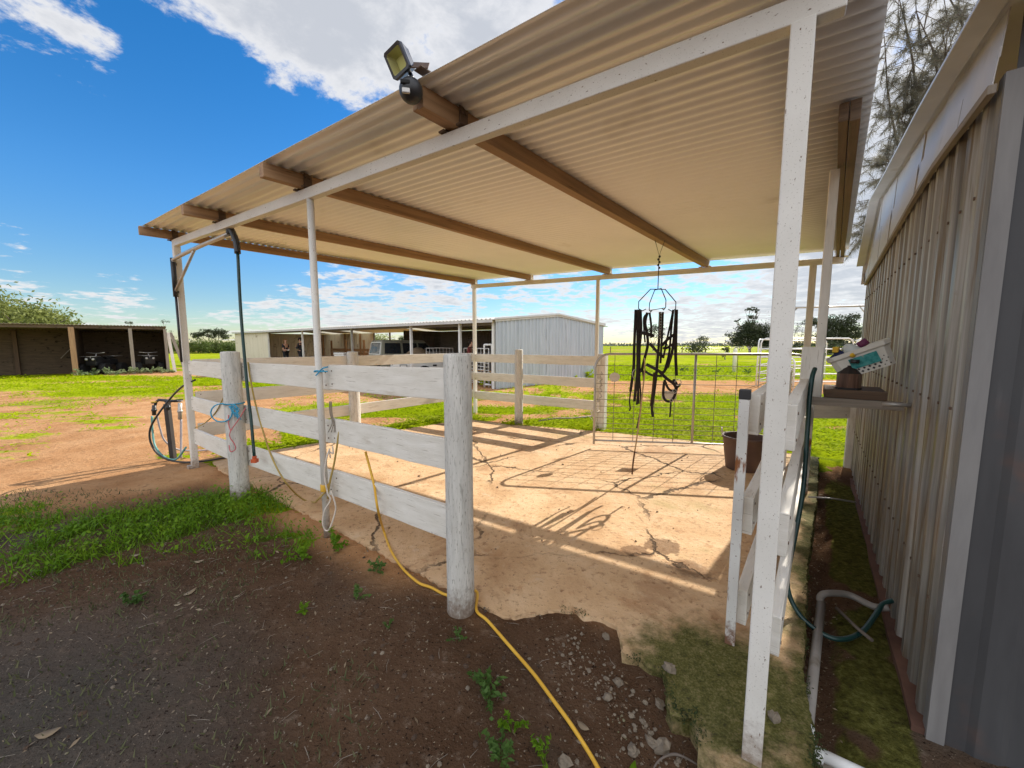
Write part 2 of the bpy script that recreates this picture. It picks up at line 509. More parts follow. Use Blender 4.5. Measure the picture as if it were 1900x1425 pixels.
W = bpy.data.worlds.new('World')
SC.world = W
W.use_nodes = True
nt = W.node_tree
bg = nt.nodes['Background']
sky = nn(nt, 'ShaderNodeTexSky', _sky_type='NISHITA', _sun_disc=False, _sun_elevation=SUN_EL, _sun_rotation=math.pi / 2 - SUN_AZ, _air_density=1.0, _dust_density=.1, _ozone_density=3.0)
hs = nn(nt, 'ShaderNodeHueSaturation', Saturation=1.36, Value=.82, Color=sky.outputs[0], Hue=.503)
gd = nn(nt, 'ShaderNodeTexCoord').outputs['Generated']
nv = nn(nt, 'ShaderNodeVectorMath', _operation='NORMALIZE', i0=gd).outputs[0]
sx = nn(nt, 'ShaderNodeSeparateXYZ', i0=nv)
dz = mth(nt, 'MAXIMUM', sx.outputs[2], 0.0)
inv = mth(nt, 'DIVIDE', 1.0, mth(nt, 'ADD', dz, .10))
pl = nn(nt, 'ShaderNodeCombineXYZ', i0=mth(nt, 'MULTIPLY', sx.outputs[0], inv), i1=mth(nt, 'MULTIPLY', sx.outputs[1], inv), i2=0.0).outputs[0]
n1 = mth(nt, 'ADD', mth(nt, 'MULTIPLY', noi(nt, pl, 2.1, 10, .62, .3), .85), mth(nt, 'MULTIPLY', noi(nt, pl, 6.0, 9, .66, .2), .72))
n1 = mth(nt, 'SUBTRACT', n1, .285)
n2 = noi(nt, pl, .45, 3, .5, .2)
bias = None


def blob(u, v, rad, amt):
    """a patch of sky where clouds gather (amt > 0) or part (amt < 0)"""
    global bias
    d = ray(u, v).normalized()
    dp = nn(nt, 'ShaderNodeVectorMath', _operation='DOT_PRODUCT', i0=nv, i1=tuple(d)).outputs[1]
    f = mapr(nt, dp, math.cos(R(rad)), 1.0, 0.0, amt)
    bias = f if bias is None else mth(nt, 'ADD', bias, f)


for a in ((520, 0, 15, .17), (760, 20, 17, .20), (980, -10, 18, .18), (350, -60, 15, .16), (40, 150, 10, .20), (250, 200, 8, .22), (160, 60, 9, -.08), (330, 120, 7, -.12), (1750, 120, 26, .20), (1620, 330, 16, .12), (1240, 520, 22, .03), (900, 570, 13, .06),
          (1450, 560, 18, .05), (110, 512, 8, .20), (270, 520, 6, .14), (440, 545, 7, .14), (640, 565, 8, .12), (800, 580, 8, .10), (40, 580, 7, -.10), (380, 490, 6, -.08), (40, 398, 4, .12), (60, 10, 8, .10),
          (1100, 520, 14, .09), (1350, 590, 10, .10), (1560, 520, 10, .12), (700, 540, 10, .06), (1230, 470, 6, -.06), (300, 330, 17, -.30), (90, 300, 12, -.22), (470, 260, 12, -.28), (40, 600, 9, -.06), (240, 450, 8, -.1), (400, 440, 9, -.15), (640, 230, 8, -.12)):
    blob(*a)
bias = mth(nt, 'ADD', bias, mapr(nt, sx.outputs[1], -.3, .25, .22, 0.0))  # extra unseen cloud cover behind the viewer, added as neutral fill light
dens = mth(nt, 'ADD', mth(nt, 'ADD', n1, mth(nt, 'MULTIPLY', mth(nt, 'SUBTRACT', n2, .5), .35)), bias)
cov = mapr(nt, dens, .53, .69)
thick = mapr(nt, dens, .62, .92)
ccol = mixc(nt, thick, (3.9, 3.9, 3.95), (2.75, 2.85, 3.05))
# unseen clouds behind the viewer, added and brightened to fill the shade
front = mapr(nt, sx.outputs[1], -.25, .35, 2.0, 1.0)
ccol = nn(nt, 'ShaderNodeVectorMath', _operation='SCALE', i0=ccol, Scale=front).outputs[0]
low = mapr(nt, sx.outputs[2], .0, .32, .66, 1.0)
clear = nn(nt, 'ShaderNodeVectorMath', _operation='SCALE', i0=hs.outputs[0], Scale=low).outputs[0]
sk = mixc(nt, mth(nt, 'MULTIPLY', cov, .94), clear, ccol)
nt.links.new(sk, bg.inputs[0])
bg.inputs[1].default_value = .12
SC.view_settings.view_transform = 'Standard'
SC.view_settings.look = 'None'
SC.view_settings.exposure = .92
SC.view_settings.gamma = 1
SC.cycles.max_bounces = 10
SC.cycles.diffuse_bounces = 8
SC.cycles.transparent_max_bounces = 8
SC.cycles.use_denoising = True

# ------------------------------------------------------------------ ground
SLAB = [(-.20, 2.10), (-.08, 2.02), (.0, 1.985), (.15, 2.03), (.27, 2.045), (.36, 2.03), (.40, 1.985), (.47, 1.98), (.55, 1.93), (.575, 1.86), (.555, 1.79), (.53, 1.735), (.58, 1.70), (.62, 1.71), (.65, 1.66), (.69, 1.63), (.70, 1.56),
        (.675, 1.50), (.66, 1.44), (.70, 1.41), (.74, 1.42), (.73, 1.35), (.70, 1.28), (.74, 1.22), (.84, 1.20), (.95, 1.17), (1.06, 1.20), (1.15, 1.31), (1.22, 1.42), (1.34, 1.62), (1.59, 1.93), (1.99, 2.44), (2.53, 3.08),
        (3.14, 3.80), (3.62, 4.40), (4.12, 5.02), (3.2, 5.72), (2.3, 6.18), (1.45, 6.62), (.6, 6.95), (-.1, 7.16), (-.75, 7.62), (-1.12, 7.72), (-1.35, 7.30), (-2.1, 6.62), (-2.95, 5.82), (-3.6, 5.22), (-3.86, 4.82), (-3.55, 4.52), (-2.6, 3.83), (-1.5, 3.05), (-.8, 2.53)]
# roughen the outline
_o = []
for i, (x, y) in enumerate(SLAB):
    x2, y2 = SLAB[(i + 1) % len(SLAB)]
    L = math.hypot(x2 - x, y2 - y)
    rt_ = 27 <= i <= 33
    k = max(1, int(L / (.022 if rt_ else .03)))
    amp = .007 if rt_ else .011
    for j in range(k):
        _o.append((x + (x2 - x) * j / k + random.uniform(-amp, amp), y + (y2 - y) * j / k + random.uniform(-amp, amp)))
SLABJ = _o
WALL0 = V((1.70, 1.39, 0))
WD = V((.62, .785, 0)).normalized()
WN = V((-.785, .62, 0)).normalized()      # towards the shelter


K0 = V((-.55, 13.05, 0)); ED = V((.715, .70, 0)).normalized(); LD = V((-.766, .643, 0)).normalized()


def grass_mask(x, y):
    """1 where weeds and clover grow"""
    s = (x - PA.x) * BX.y - (y - PA.y) * BX.x
    s = s / (AX.x * BX.y - AX.y * BX.x)
    n = fbm(x * .55, y * .8, 3, 4) + .35 * (fbm(x * 2.2, y * 2.6, 11, 3) - .5)
    # behind the shelter
    back = sst(.37, .49, n + .10 * sst(16, 20, y))
    strip = sst(11.0, 12.2, y + .8 * (n - .5)) * (1 - sst(15.6, 17.2, y + 1.2 * (n - .5))) * sst(.5, 3, x)
    back = np.where(y > 16.5, np.maximum(back, sst(.22, .40, n + .05)), back) * (1 - .93 * strip)
    back = back * (1 - .85 * sst(9.2, 10.4, y + (n - .5)) * (1 - sst(19, 24, y)) * (1 - sst(-2.5, -.8, x)))
    # left yard
    left = sst(.60, .74, n + .55 * (fbm(x * 1.9, y * 4.5, 83, 3) - .5)) * .8
    band = sst(10.3, 12.2, y + 2.6 * (n - .5) + .07 * (x + 14)) * (1 - sst(17.6, 18.6, y + .25 * (x + 15))) * (1 - sst(-7.6, -6.4, x + (n - .5)))
    left = np.maximum(left, band * sst(.30, .46, n))
    far = sst(21.5, 23.5, y)
    left = np.maximum(left, far * sst(.2, .34, n))
    g = np.where(x < -.62 * y + .8 * (n - .5), left, back)
    kx, ky = x - K0.x, y - K0.y
    kl, ke = kx * LD.x + ky * LD.y, kx * ED.x + ky * ED.y
    g = g * (1 - (sst(-.8, .1, kl) * (1 - sst(29, 30, kl)) * sst(-1.6, -.9, ke + .8 * (n - .5)) * (1 - sst(6.6, 7.2, ke))))
    # green wedge beside the slab, inside the side rails
    wed = sst(4.9, 5.15, s + .5 * (n - .5)) * (1 - sst(6.0, 6.6, s)) * sst(4.7, 5.3, y) * (y < 8)
    g = np.maximum(g, wed * sst(.26, .38, n + .1))
    # shaded weeds left of the corner log
    sh_ = np.exp(-(((x + 2.65) / .85) ** 2 + ((y - 3.5) / .7) ** 2) * 1.2) + .86 * np.exp(-(((x + 4.6) / 1.9) ** 2 + ((y - 3.05) / .62) ** 2)) + .55 * np.exp(-(((x + 3.2) / .9) ** 2 + ((y - 2.45) / .4) ** 2)) + .75 * np.exp(-(((x + 1.75) / .55) ** 2 + ((y - 2.75) / .3) ** 2))
    n3 = fbm(x * 4.5, y * 5.5, 71, 4)
    near = sst(.42, .98, sh_ * (.12 + .80 * n + 1.0 * n3))
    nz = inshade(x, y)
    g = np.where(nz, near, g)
    al = ((x - WALL0.x) * WN.x + (y - WALL0.y) * WN.y)
    g = np.where((al < .8) & (y < 4.6) & (x > .8), 0, g)
    g = np.where((x * .5726 + y * .8198 < 2.3) & (x > -.35), 0, g)
    return g


def inshade(x, y):
    return (x * .5726 + y * .8198 < 1.66) & ((x + 5.16) * .91 - (y - 3.73) * .73 > -.15)


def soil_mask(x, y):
    """1 where the bare earth is dark"""
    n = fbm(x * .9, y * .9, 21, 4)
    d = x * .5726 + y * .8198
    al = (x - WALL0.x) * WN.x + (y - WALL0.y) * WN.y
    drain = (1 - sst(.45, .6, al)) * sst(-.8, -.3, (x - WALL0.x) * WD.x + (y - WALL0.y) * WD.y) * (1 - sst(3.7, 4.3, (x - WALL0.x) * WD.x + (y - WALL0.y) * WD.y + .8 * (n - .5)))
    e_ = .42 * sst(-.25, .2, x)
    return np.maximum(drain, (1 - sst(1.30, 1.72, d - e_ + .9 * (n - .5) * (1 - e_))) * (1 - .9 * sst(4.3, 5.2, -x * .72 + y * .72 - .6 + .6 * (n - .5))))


def moss_mask(x, y):
    al = (x - WALL0.x) * WN.x + (y - WALL0.y) * WN.y
    lg = (x - WALL0.x) * WD.x + (y - WALL0.y) * WD.y
    n = fbm(x * 3.2, y * 3.2, 61, 4)
    band = sst(.02, .09, al + .10 * (n - .5)) * (1 - sst(.24, .34, al + .12 * (n - .5))) * sst(-.6, -.2, lg) * (1 - sst(3.3, 3.9, lg + (n - .5)))
    return band * sst(.30, .52, n + .12 - .35 * np.exp(-((lg - .95) / .22) ** 2))


def gz(x, y):
    z = .03 * (fbm(x * .8, y * .8, 5, 4) - .5) + .012 * (fbm(x * 5, y * 5, 8, 3) - .5)
    z = z * (1 - sst(20, 60, np.hypot(x, y)))
    z = z - .13 * np.exp(-(((x - .75) / .5) ** 2 + ((y - 1.15) / .42) ** 2)) - .03 * np.exp(-(((x - .3) / .4) ** 2 + ((y - 1.75) / .25) ** 2))
    al = (x - WALL0.x) * WN.x + (y - WALL0.y) * WN.y
    along = (x - WALL0.x) * WD.x + (y - WALL0.y) * WD.y
    z = z - .06 * sst(-.5, 0, al) * (1 - sst(.30, .62, al)) * sst(-1.2, -.3, along) * (1 - sst(3.4, 4.4, along)) - .06 * np.exp(-((al - .36) / .08) ** 2) * (1 - sst(2.8, 3.6, along)) * sst(-.6, 0, along)
    z = z - .012
    return z


xs = np.concatenate([-np.geomspace(6.5, 4000, 60)[::-1], np.arange(-6.4, 5.4, .055), np.geomspace(5.5, 4000, 60)])
ys = np.concatenate([-np.geomspace(1.0, 4000, 26)[::-1], np.arange(-.9, 9.0, .055), np.geomspace(9.1, 6000, 110)])
GX, GY = np.meshgrid(xs, ys)
gx, gy = GX.ravel(), GY.ravel()
gzv = gz(gx, gy)
ins = inpoly(gx, gy, SLAB)
gzv = np.where(ins, np.minimum(gzv, -.03), gzv)
nx_, ny_ = len(xs), len(ys)
I = np.arange(nx_ * ny_).reshape(ny_, nx_)
q = np.stack([I[:-1, :-1], I[:-1, 1:], I[1:, 1:], I[1:, :-1]], -1).reshape(-1, 4)
me = bpy.data.meshes.new('ground')
me.from_pydata(np.stack([gx, gy, gzv], 1).tolist(), [], q.tolist())
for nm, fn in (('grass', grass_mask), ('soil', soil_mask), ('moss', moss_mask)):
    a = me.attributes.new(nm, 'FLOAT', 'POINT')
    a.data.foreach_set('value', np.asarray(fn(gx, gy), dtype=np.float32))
me.polygons.foreach_set('use_smooth', [True] * len(me.polygons))
m, nt, b = new_mat('ground_earth')
pos = coords(nt, 'pos')
ga = nn(nt, 'ShaderNodeAttribute', _attribute_name='grass').outputs[2]
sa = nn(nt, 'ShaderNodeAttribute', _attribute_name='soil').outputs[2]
fine = noi(nt, pos, 14, 8, .65)
mid = noi(nt, pos, 1.7, 5, .6)
big = noi(nt, pos, .12, 4, .6)
sand = ramp(nt, mid, [(.25, (.34, .165, .07)), (.5, (.46, .25, .12)), (.75, (.55, .33, .17))])
sand = mixc(nt, mapr(nt, fine, .56, .72), sand, (.24, .13, .07))
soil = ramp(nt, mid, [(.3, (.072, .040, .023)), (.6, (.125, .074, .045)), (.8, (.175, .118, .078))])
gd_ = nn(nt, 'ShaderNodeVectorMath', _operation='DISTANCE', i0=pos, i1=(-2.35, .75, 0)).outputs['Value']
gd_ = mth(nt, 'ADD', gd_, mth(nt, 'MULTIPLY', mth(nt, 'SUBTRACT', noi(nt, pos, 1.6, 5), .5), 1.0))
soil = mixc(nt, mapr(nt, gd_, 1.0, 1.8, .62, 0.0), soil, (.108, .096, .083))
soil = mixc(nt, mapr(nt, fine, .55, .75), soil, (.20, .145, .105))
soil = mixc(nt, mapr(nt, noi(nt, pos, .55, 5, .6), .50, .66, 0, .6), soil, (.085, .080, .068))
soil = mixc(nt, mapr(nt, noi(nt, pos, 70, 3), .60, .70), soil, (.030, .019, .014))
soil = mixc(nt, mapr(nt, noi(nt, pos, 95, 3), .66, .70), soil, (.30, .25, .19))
grs = ramp(nt, noi(nt, pos, .9, 8, .7), [(.25, (.13, .18, .003)), (.5, (.23, .30, .004)), (.75, (.32, .37, .008))])
grs = mixc(nt, mapr(nt, big, .45, .65), grs, (.34, .38, .02))
grs = mixc(nt, mapr(nt, noi(nt, pos, .35, 6, .65), .50, .66, 0, .75), grs, (.30, .26, .07))
grs = mixc(nt, mapr(nt, noi(nt, pos, 1.1, 5, .65), .56, .68, 0, .8), grs, (.10, .15, .012))
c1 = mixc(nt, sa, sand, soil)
gf = mapr(nt, mth(nt, 'ADD', ga, mth(nt, 'MULTIPLY', mth(nt, 'SUBTRACT', fine, .5), 1.3)), .42, .62)
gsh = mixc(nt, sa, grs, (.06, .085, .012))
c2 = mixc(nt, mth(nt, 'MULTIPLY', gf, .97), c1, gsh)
ma = nn(nt, 'ShaderNodeAttribute', _attribute_name='moss').outputs[2]
mossc = ramp(nt, noi(nt, pos, 30, 5, .7), [(.32, (.035, .032, .012)), (.52, (.095, .096, .022)), (.68, (.17, .165, .05))])
mf = mapr(nt, mth(nt, 'ADD', ma, mth(nt, 'MULTIPLY', mth(nt, 'SUBTRACT', fine, .5), .8)), .3, .6)
c2 = mixc(nt, mth(nt, 'MULTIPLY', mf, .92), c2, mossc)
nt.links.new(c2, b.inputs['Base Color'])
b.inputs['Roughness'].default_value = .95
b.inputs['Specular IOR Level'].default_value = 0
hgt = mth(nt, 'ADD', mth(nt, 'MULTIPLY', fine, .7), mth(nt, 'ADD', mth(nt, 'MULTIPLY', noi(nt, pos, 90, 4, .7), .25), mth(nt, 'MULTIPLY', noi(nt, pos, 3.5, 5), .6)))
bp = nn(nt, 'ShaderNodeBump', Strength=.9, Distance=.05, Height=hgt)
nt.links.new(bp.outputs[0], b.inputs['Normal'])
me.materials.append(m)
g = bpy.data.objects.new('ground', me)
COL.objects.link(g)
tag(g, kind='structure')


def gh(x, y):
    return float(gz(np.array([x]), np.array([y]))[0])


# ------------------------------------------------------------------ concrete slab with a broken front corner
m, nt, b = new_mat('dusty_concrete')
pos = coords(nt, 'pos')
fine = noi(nt, pos, 22, 8, .7)
mid = noi(nt, pos, 2.2, 6, .62, .4)
base = ramp(nt, mid, [(.25, (.47, .285, .145)), (.5, (.63, .425, .245)), (.75, (.73, .54, .345))])
base = mixc(nt, mapr(nt, fine, .53, .70), base, (.33, .19, .10))
base = mixc(nt, mapr(nt, noi(nt, pos, 7, 7, .7, .5), .55, .68, 0, .6), base, (.44, .235, .11))
base = mixc(nt, mapr(nt, noi(nt, pos, 5, 6, .65, .3), .58, .70, 0, .55), base, (.68, .53, .37))
base = mixc(nt, mapr(nt, noi(nt, pos, 55, 2), .68, .72), base, (.12, .07, .04))
base = mixc(nt, mapr(nt, noi(nt, pos, 120, 3), .64, .72), base, (.62, .5, .37))
base = mixc(nt, mapr(nt, noi(nt, pos, .9, 5, .6), .56, .70, 0, .55), base, (.36, .29, .12))
base = mixc(nt, mapr(nt, noi(nt, pos, 1.5, 6, .7, .6), .54, .66, 0, .6), base, (.36, .20, .10))
base = mixc(nt, mapr(nt, noi(nt, pos, 11, 6, .72), .57, .66, 0, .6), base, (.30, .17, .09))


def spot(x, y, r0, r1, k=1.6):
    d = nn(nt, 'ShaderNodeVectorMath', _operation='DISTANCE', i0=pos, i1=(x, y, 0)).outputs['Value']
    d = mth(nt, 'ADD', d, mth(nt, 'MULTIPLY', mth(nt, 'SUBTRACT', noi(nt, pos, 9, 5, .65), .5), r1 * k))
    return mapr(nt, d, r0, r1, 1.0, 0.0)


for x, y, r0, r1 in ((.90, 2.67, .075, .10), (1.13, 2.74, .11, .14), (1.20, 2.44, .07, .14), (.98, 2.62, .02, .05)):
    base = mixc(nt, mth(nt, 'MULTIPLY', spot(x, y, r0, r1), .75), base, (.17, .095, .05))
# moss creeping in from the broken corner and the drain side
along = nn(nt, 'ShaderNodeVectorMath', _operation='DOT_PRODUCT', i0=pos, i1=tuple(WN)).outputs['Value']
edge = mth(nt, 'SUBTRACT', along, WALL0.dot(WN) + .40)
moss_n = mth(nt, 'MULTIPLY', mth(nt, 'SUBTRACT', noi(nt, pos, 3.2, 6, .65), .5), .55)
mo = mth(nt, 'MAXIMUM', mapr(nt, mth(nt, 'ADD', edge, moss_n), .03, .20, 1.0, 0.0), spot(.93, 1.56, .26, .50, .9))
mcol = ramp(nt, mth(nt, 'ADD', mth(nt, 'MULTIPLY', fine, .5), mth(nt, 'MULTIPLY', noi(nt, pos, 95, 4, .7), .5)), [(.38, (.022, .024, .008)), (.5, (.085, .090, .018)), (.62, (.20, .165, .08))])
base = mixc(nt, mth(nt, 'MULTIPLY', mo, .96), base, mcol)
# cracks
vo = nn(nt, 'ShaderNodeTexVoronoi', _feature='DISTANCE_TO_EDGE', Scale=.62)
dist = nn(nt, 'ShaderNodeTexNoise', Vector=pos, Scale=3.5, Detail=5, Roughness=.65)
dv = nn(nt, 'ShaderNodeVectorMath', _operation='MULTIPLY_ADD', i0=dist.outputs[1], i1=(.34, .34, 0), i2=pos)
fl = nn(nt, 'ShaderNodeVectorMath', _operation='MULTIPLY', i0=dv.outputs[0], i1=(1, 1, 0))
nt.links.new(fl.outputs[0], vo.inputs['Vector'])
cm = mapr(nt, noi(nt, pos, .8, 2), .42, .52)
crack = mth(nt, 'MULTIPLY', mapr(nt, vo.outputs['Distance'], .003, .010, 1.0, 0.0), cm)
base = mixc(nt, mth(nt, 'MULTIPLY', crack, .85), base, (.06, .038, .022))
nt.links.new(base, b.inputs['Base Color'])
b.inputs['Roughness'].default_value = .9
b.inputs['Specular IOR Level'].default_value = .15
hh = mth(nt, 'SUBTRACT', mth(nt, 'ADD', mth(nt, 'MULTIPLY', fine, .5), mth(nt, 'MULTIPLY', noi(nt, pos, 4, 5), .6)), mth(nt, 'MULTIPLY', crack, .8))
bp = nn(nt, 'ShaderNodeBump', Strength=.9, Distance=.026, Height=hh)
nt.links.new(bp.outputs[0], b.inputs['Normal'])
n = len(SLABJ)
vs, fs = [], []
lay = [(0, 0, 0.0), (.004, .004, -.012), (.012, .012, -.05), (-.01, .01, -.16)]
for (a, c, z) in lay:
    for (x, y) in SLABJ:
        vs.append((x + random.uniform(-1, 1) * a, y + random.uniform(-1, 1) * c, z + random.uniform(-1, 1) * abs(a) * .7 if z else 0.0))
me = bpy.data.meshes.new('concrete_slab')
fs = [tuple(range(n))] + [(L * n + i, (L + 1) * n + i, (L + 1) * n + (i + 1) % n, L * n + (i + 1) % n) for L in range(3) for i in range(n)]
me.from_pydata(vs, [], fs)
me.materials.append(m)
bmm = bmesh.new(); bmm.from_mesh(me); bmesh.ops.recalc_face_normals(bmm, faces=bmm.faces); bmm.to_mesh(me); bmm.free()
if me.polygons[0].normal.z < 0: me.flip_normals()
o = bpy.data.objects.new('concrete_slab', me)
COL.objects.link(o)
tag(o, kind='structure')
# ------------------------------------------------------------------ the open lean-to shelter
sq = lambda w, h=None: [(-w / 2, -(h or w) / 2), (w / 2, -(h or w) / 2), (w / 2, (h or w) / 2), (-w / 2, (h or w) / 2)]
S = thing('open_shelter', PA, 'open white steel shelter with a corrugated roof on brown timber rafters over the concrete slab', 'shelter')


def post(s, t, w, z0, z1, m=STEEL, rnd=False, off=None):
    b = MB()
    p = sh(s, t) if off is None else V(off)
    if rnd: b.tube([(p.x, p.y, z0), (p.x, p.y, z1)], w / 2, 20)
    else: b.sweep([(p.x, p.y, z0), (p.x, p.y, (z0 + z1) / 2), (p.x, p.y, z1)], sq(w), up=AX)
    return b.build('post', m, S, 0 if rnd else .004)


post(0, 0, .062, -.22, zb(0, 0) + .004)
post(2.86, 0, .05, -.12, zb(2.9, 0) + .003, rnd=True)
pc = post(5.87, 0, .066, -.1, zb(5.87, 0) + .003)
b = MB(); q = sh(5.87, 0); b.box((q.x - .03, q.y - .02, .0), (.07, .07, .05), R(55)); b.build('base_plate', STEEL, S, .004)
post(5.93, 4.93, .065, -.1, zb(5.9, 4.92), m=WHITE)
post(3.10, 4.93, .055, -.1, zb(3.1, 4.92), m=WHITE)
post(.14, 4.93, .075, -.1, zb(.1, 4.92), m=WHITE)
GP = V((1.95, 2.43, 0))
post(0, 0, .047, 1.15, 2.55, m=WHITE, off=GP)
b = MB()
ang = math.atan2(WD.y, WD.x)
b.box((GP.x - .035, GP.y + .015, 1.32), (.11, .05, .34), ang - R(90)); b.build('post_plate', WHITE, S, .003)
b = MB()
b.bar(sh(-.10, 0, zb(-.1, 0) + .0375), sh(5.93, 0, zb(5.93, 0) + .0375), .05, .075, n=8, warp=.0015); b.build('front_beam', STEEL, S, .004)
b = MB()
b.bar(sh(-.16, 4.93, zb(-.16, 4.93) + .0375), sh(6.0, 4.93, zb(6, 4.93) + .0375), .05, .075, n=6); b.build('back_beam', WHITE, S, .004)
for s, t0, t1 in ((5.93, -.30, 4.99), (4.52, -.285, 5.0), (2.93, -.28, 5.0), (1.42, -.24, 4.98), (-.12, .95, 5.2)):
    b = MB()
    for ds, w, dz_, t0_ in ((-.022, .040, 0, t0), (.021, .038, .010, t0 + .006)):
        b.bar(sh(s + ds, t0_, zb(s, t0) + .079 + .047 + dz_ / 2), sh(s + ds, t1, zb(s, t1) + .079 + .047 + dz_ / 2), w, .094 - dz_, n=7, warp=.002)
    rf = b.build('rafter', TIMBERG if s < 0 else TIMBER, S, .003)
    for t in ((.0, 4.93) if s > 0 else (4.93,)):
        k = MB()
        for sd in (-1, 1):
            c = sh(s + sd * .048, t + .0, zb(s, t) + .079 + .045)
            k.bar(c + BX * -.025, c + BX * .03, .006, .11)
            k.bar(sh(s + sd * .06, t - .045, zb(s, t) + .082), sh(s + sd * .06, t + .045, zb(s, t) + .082), .04, .008)
            for dt in (-.012, .016):
                k.tube([sh(s + sd * .049, t + dt, zb(s, t) + .15), sh(s + sd * .058, t + dt, zb(s, t) + .15)], .008, 8)
        k.build('bracket', TIMBERD if t < 1 else WHITE, rf)
# corrugated roof: waves run along the front, 76 mm pitch
s0, s1, t0, t1 = -.20, 5.96, -.27, 5.03
nt_, ns_ = int((t1 - t0) / .0762 * 10), 14
vs = []
for i in range(nt_ + 1):
    t = t0 + (t1 - t0) * i / nt_
    w = .0095 * math.sin(2 * math.pi * (t - t0) / .0762)
    for j in range(ns_ + 1):
        s = s0 + (s1 - s0) * j / ns_
        lap = .0
        wob = .004 * math.sin(s * 3.1 + t * .9) + .004 * ((i // 90) % 2)
        vs.append(sh(s, t, zb(s, t) + .079 + .094 + .011 + w + wob * .5 + lap))
fs = [(i * (ns_ + 1) + j, i * (ns_ + 1) + j + 1, (i + 1) * (ns_ + 1) + j + 1, (i + 1) * (ns_ + 1) + j) for i in range(nt_) for j in range(ns_)]
b = MB(); b.add(vs, fs, None, True)
ro = b.build('roof_sheet', ROOF, S)
so_ = ro.modifiers.new('Solidify', 'SOLIDIFY'); so_.thickness = .0015; so_.offset = 0
for s in (1.42,):          # bent edge flashing above the lamp rafter
    b = MB(); p = sh(s - .03, -.28, zb(s, -.28) + .20)
    b.bar(p - AX * .05 - BX * .02, p - AX * .015 + BX * .02 + V((0, 0, .055)), .09, .004); b.bar(p - AX * .05 - BX * .02, p - AX * .05 + BX * .14 + V((0, 0, -.0)), .05, .004); b.build('edge_flashing', TIMBERD, S)

# ------------------------------------------------------------------ post and rail yard fences
ZR = ((1.15, 1.33), (.73, .91), (.30, .50))


def log(parent, p, r, ztop, z0=-.3, m=POSTW, n=28):
    b = MB()
    zs = [z0, .0, .12, .5, .9, ztop - .012, ztop]
    b.lathe((p[0], p[1], 0), [(r * k, z) for k, z in zip((1.02, 1.03, 1.0, .99, .985, .97, .92), zs)] + [(r * .55, ztop + .006), (1e-4, ztop + .004)], n, .012)
    return b.build('post', m, parent)


def rail(parent, p0, p1, z0, z1, th=.034, m=WHITE):
    b = MB()
    a, c = V(p0), V(p1)
    zc = (z0 + z1) / 2
    b.bar((a.x, a.y, zc + (a.z if a.z else random.uniform(-.004, .004))), (c.x, c.y, zc + (c.z if c.z else random.uniform(-.004, .004))), th, z1 - z0, n=6, warp=.003)
    r_ = b.build('rail', m, parent, .004)
    L_ = (c - a).length
    dirn = (c - a).normalized(); nr = V((-dirn.y, dirn.x, 0)).normalized()
    if nr.y > 0: nr = -nr
    for e in (.05, L_ - .05):
        for dz in (-.05, .05):
            q = a + dirn * e + nr * (th / 2); q.z = zc + dz + (a.z if e < 1 else c.z)
            k = MB(); k.tube([q - nr * .004, q + nr * .003], .006, 6); k.build('nail', NAIL, r_)
    return r_


FF = thing('rail_fence', V((-1.5, 2.9, 0)), 'white three-rail fence on two thick logs along the open front edge of the slab', 'fence')
P1, P2 = V((-.292, 2.052, 0)), V((-2.715, 3.695, 0))
log(FF, P1, .0775, 1.452)
log(FF, P2, .082, 1.435)
rt = .075
for i, (a, c) in enumerate(ZR):
    mid = sh(2.84, rt + .01)
    pa = P1 + BX * .09 + AX * .0
    pb = P2 + BX * .095
    rail(FF, mid + AX * .005, V((pb.x, pb.y, 0)), a + .0, c - .0 + .0)
    e = rail(FF, V((pa.x - .03, pa.y + .02, .02)), mid + AX * -.002 + BX * -.012, a + .012, c + .02)
    dzc = (-.015, -.03, -.02)[i]
    rail(FF, P2 + BX * .06 + AX * .06 + V((0, 0, dzc)), sh(5.83, .02, dzc), a + .015, c)

SF = thing('rail_fence', V((-2.6, 6.1, 0)), 'white three-rail fence running from the hose arm post to the back left corner', 'fence')
log(SF, (-2.56, 6.16), .085, 1.395)
for a, c in ((1.16, 1.33), (.76, .93), (.36, .53)):
    rail(SF, sh(5.87, .06), sh(5.93, 4.85), a, c)
BF = thing('rail_fence', V((.3, 7.1, 0)), 'white three-rail fence behind the slab between back corner and the mesh gate', 'fence')
log(BF, (.13, 7.24), .08, 1.415)
b = MB(); q = sh(3.02, 5.02); b.sweep([(q.x, q.y, -.2), (q.x, q.y, 1.345)], sq(.135), up=AX); b.build('gate_post', WHITE, BF, .006)
for a, c in ((1.14, 1.31), (.74, .91), (.33, .50)):
    rail(BF, sh(5.9, 4.87), sh(3.02, 4.93), a, c)

RF = thing('rail_fence', V((2.0, 2.6, 0)), 'white double-boarded rail fence between slab and corrugated shed with rusty square end tube', 'fence')
OB0, OB1 = V((1.005, 1.365, 0)), V((3.02, 3.86, 0))
for a, c in ((1.115, 1.285), (.715, .885), (.31, .47)):
    rail(RF, OB0, OB1, a, c, .042)
IB0 = V((1.16, 1.815, 0)); IB1 = IB0 + (OB1 - OB0).normalized() * 2.5
for a, c in ((1.07, 1.265), (.57, .76), (.09, .27)):
    rail(RF, IB0, IB1, a, c, .05)
b = MB(); b.sweep([(1.105, 1.80, .0), (1.105, 1.80, .7), (1.105, 1.80, 1.262)], sq(.044), up=AX); st = b.build('end_tube', RUSTST, RF, .003)
b = MB(); b.sweep([(1.105, 1.80, 1.245), (1.105, 1.80, 1.292)], sq(.049), up=AX); b.build('tube_cap', BLACKP, RF, .004)
b = MB(); b.sweep([(2.99, 3.80, -.1), (2.99, 3.80, 1.3)], sq(.07), up=AX); b.build('post', RUSTST, RF, .003)
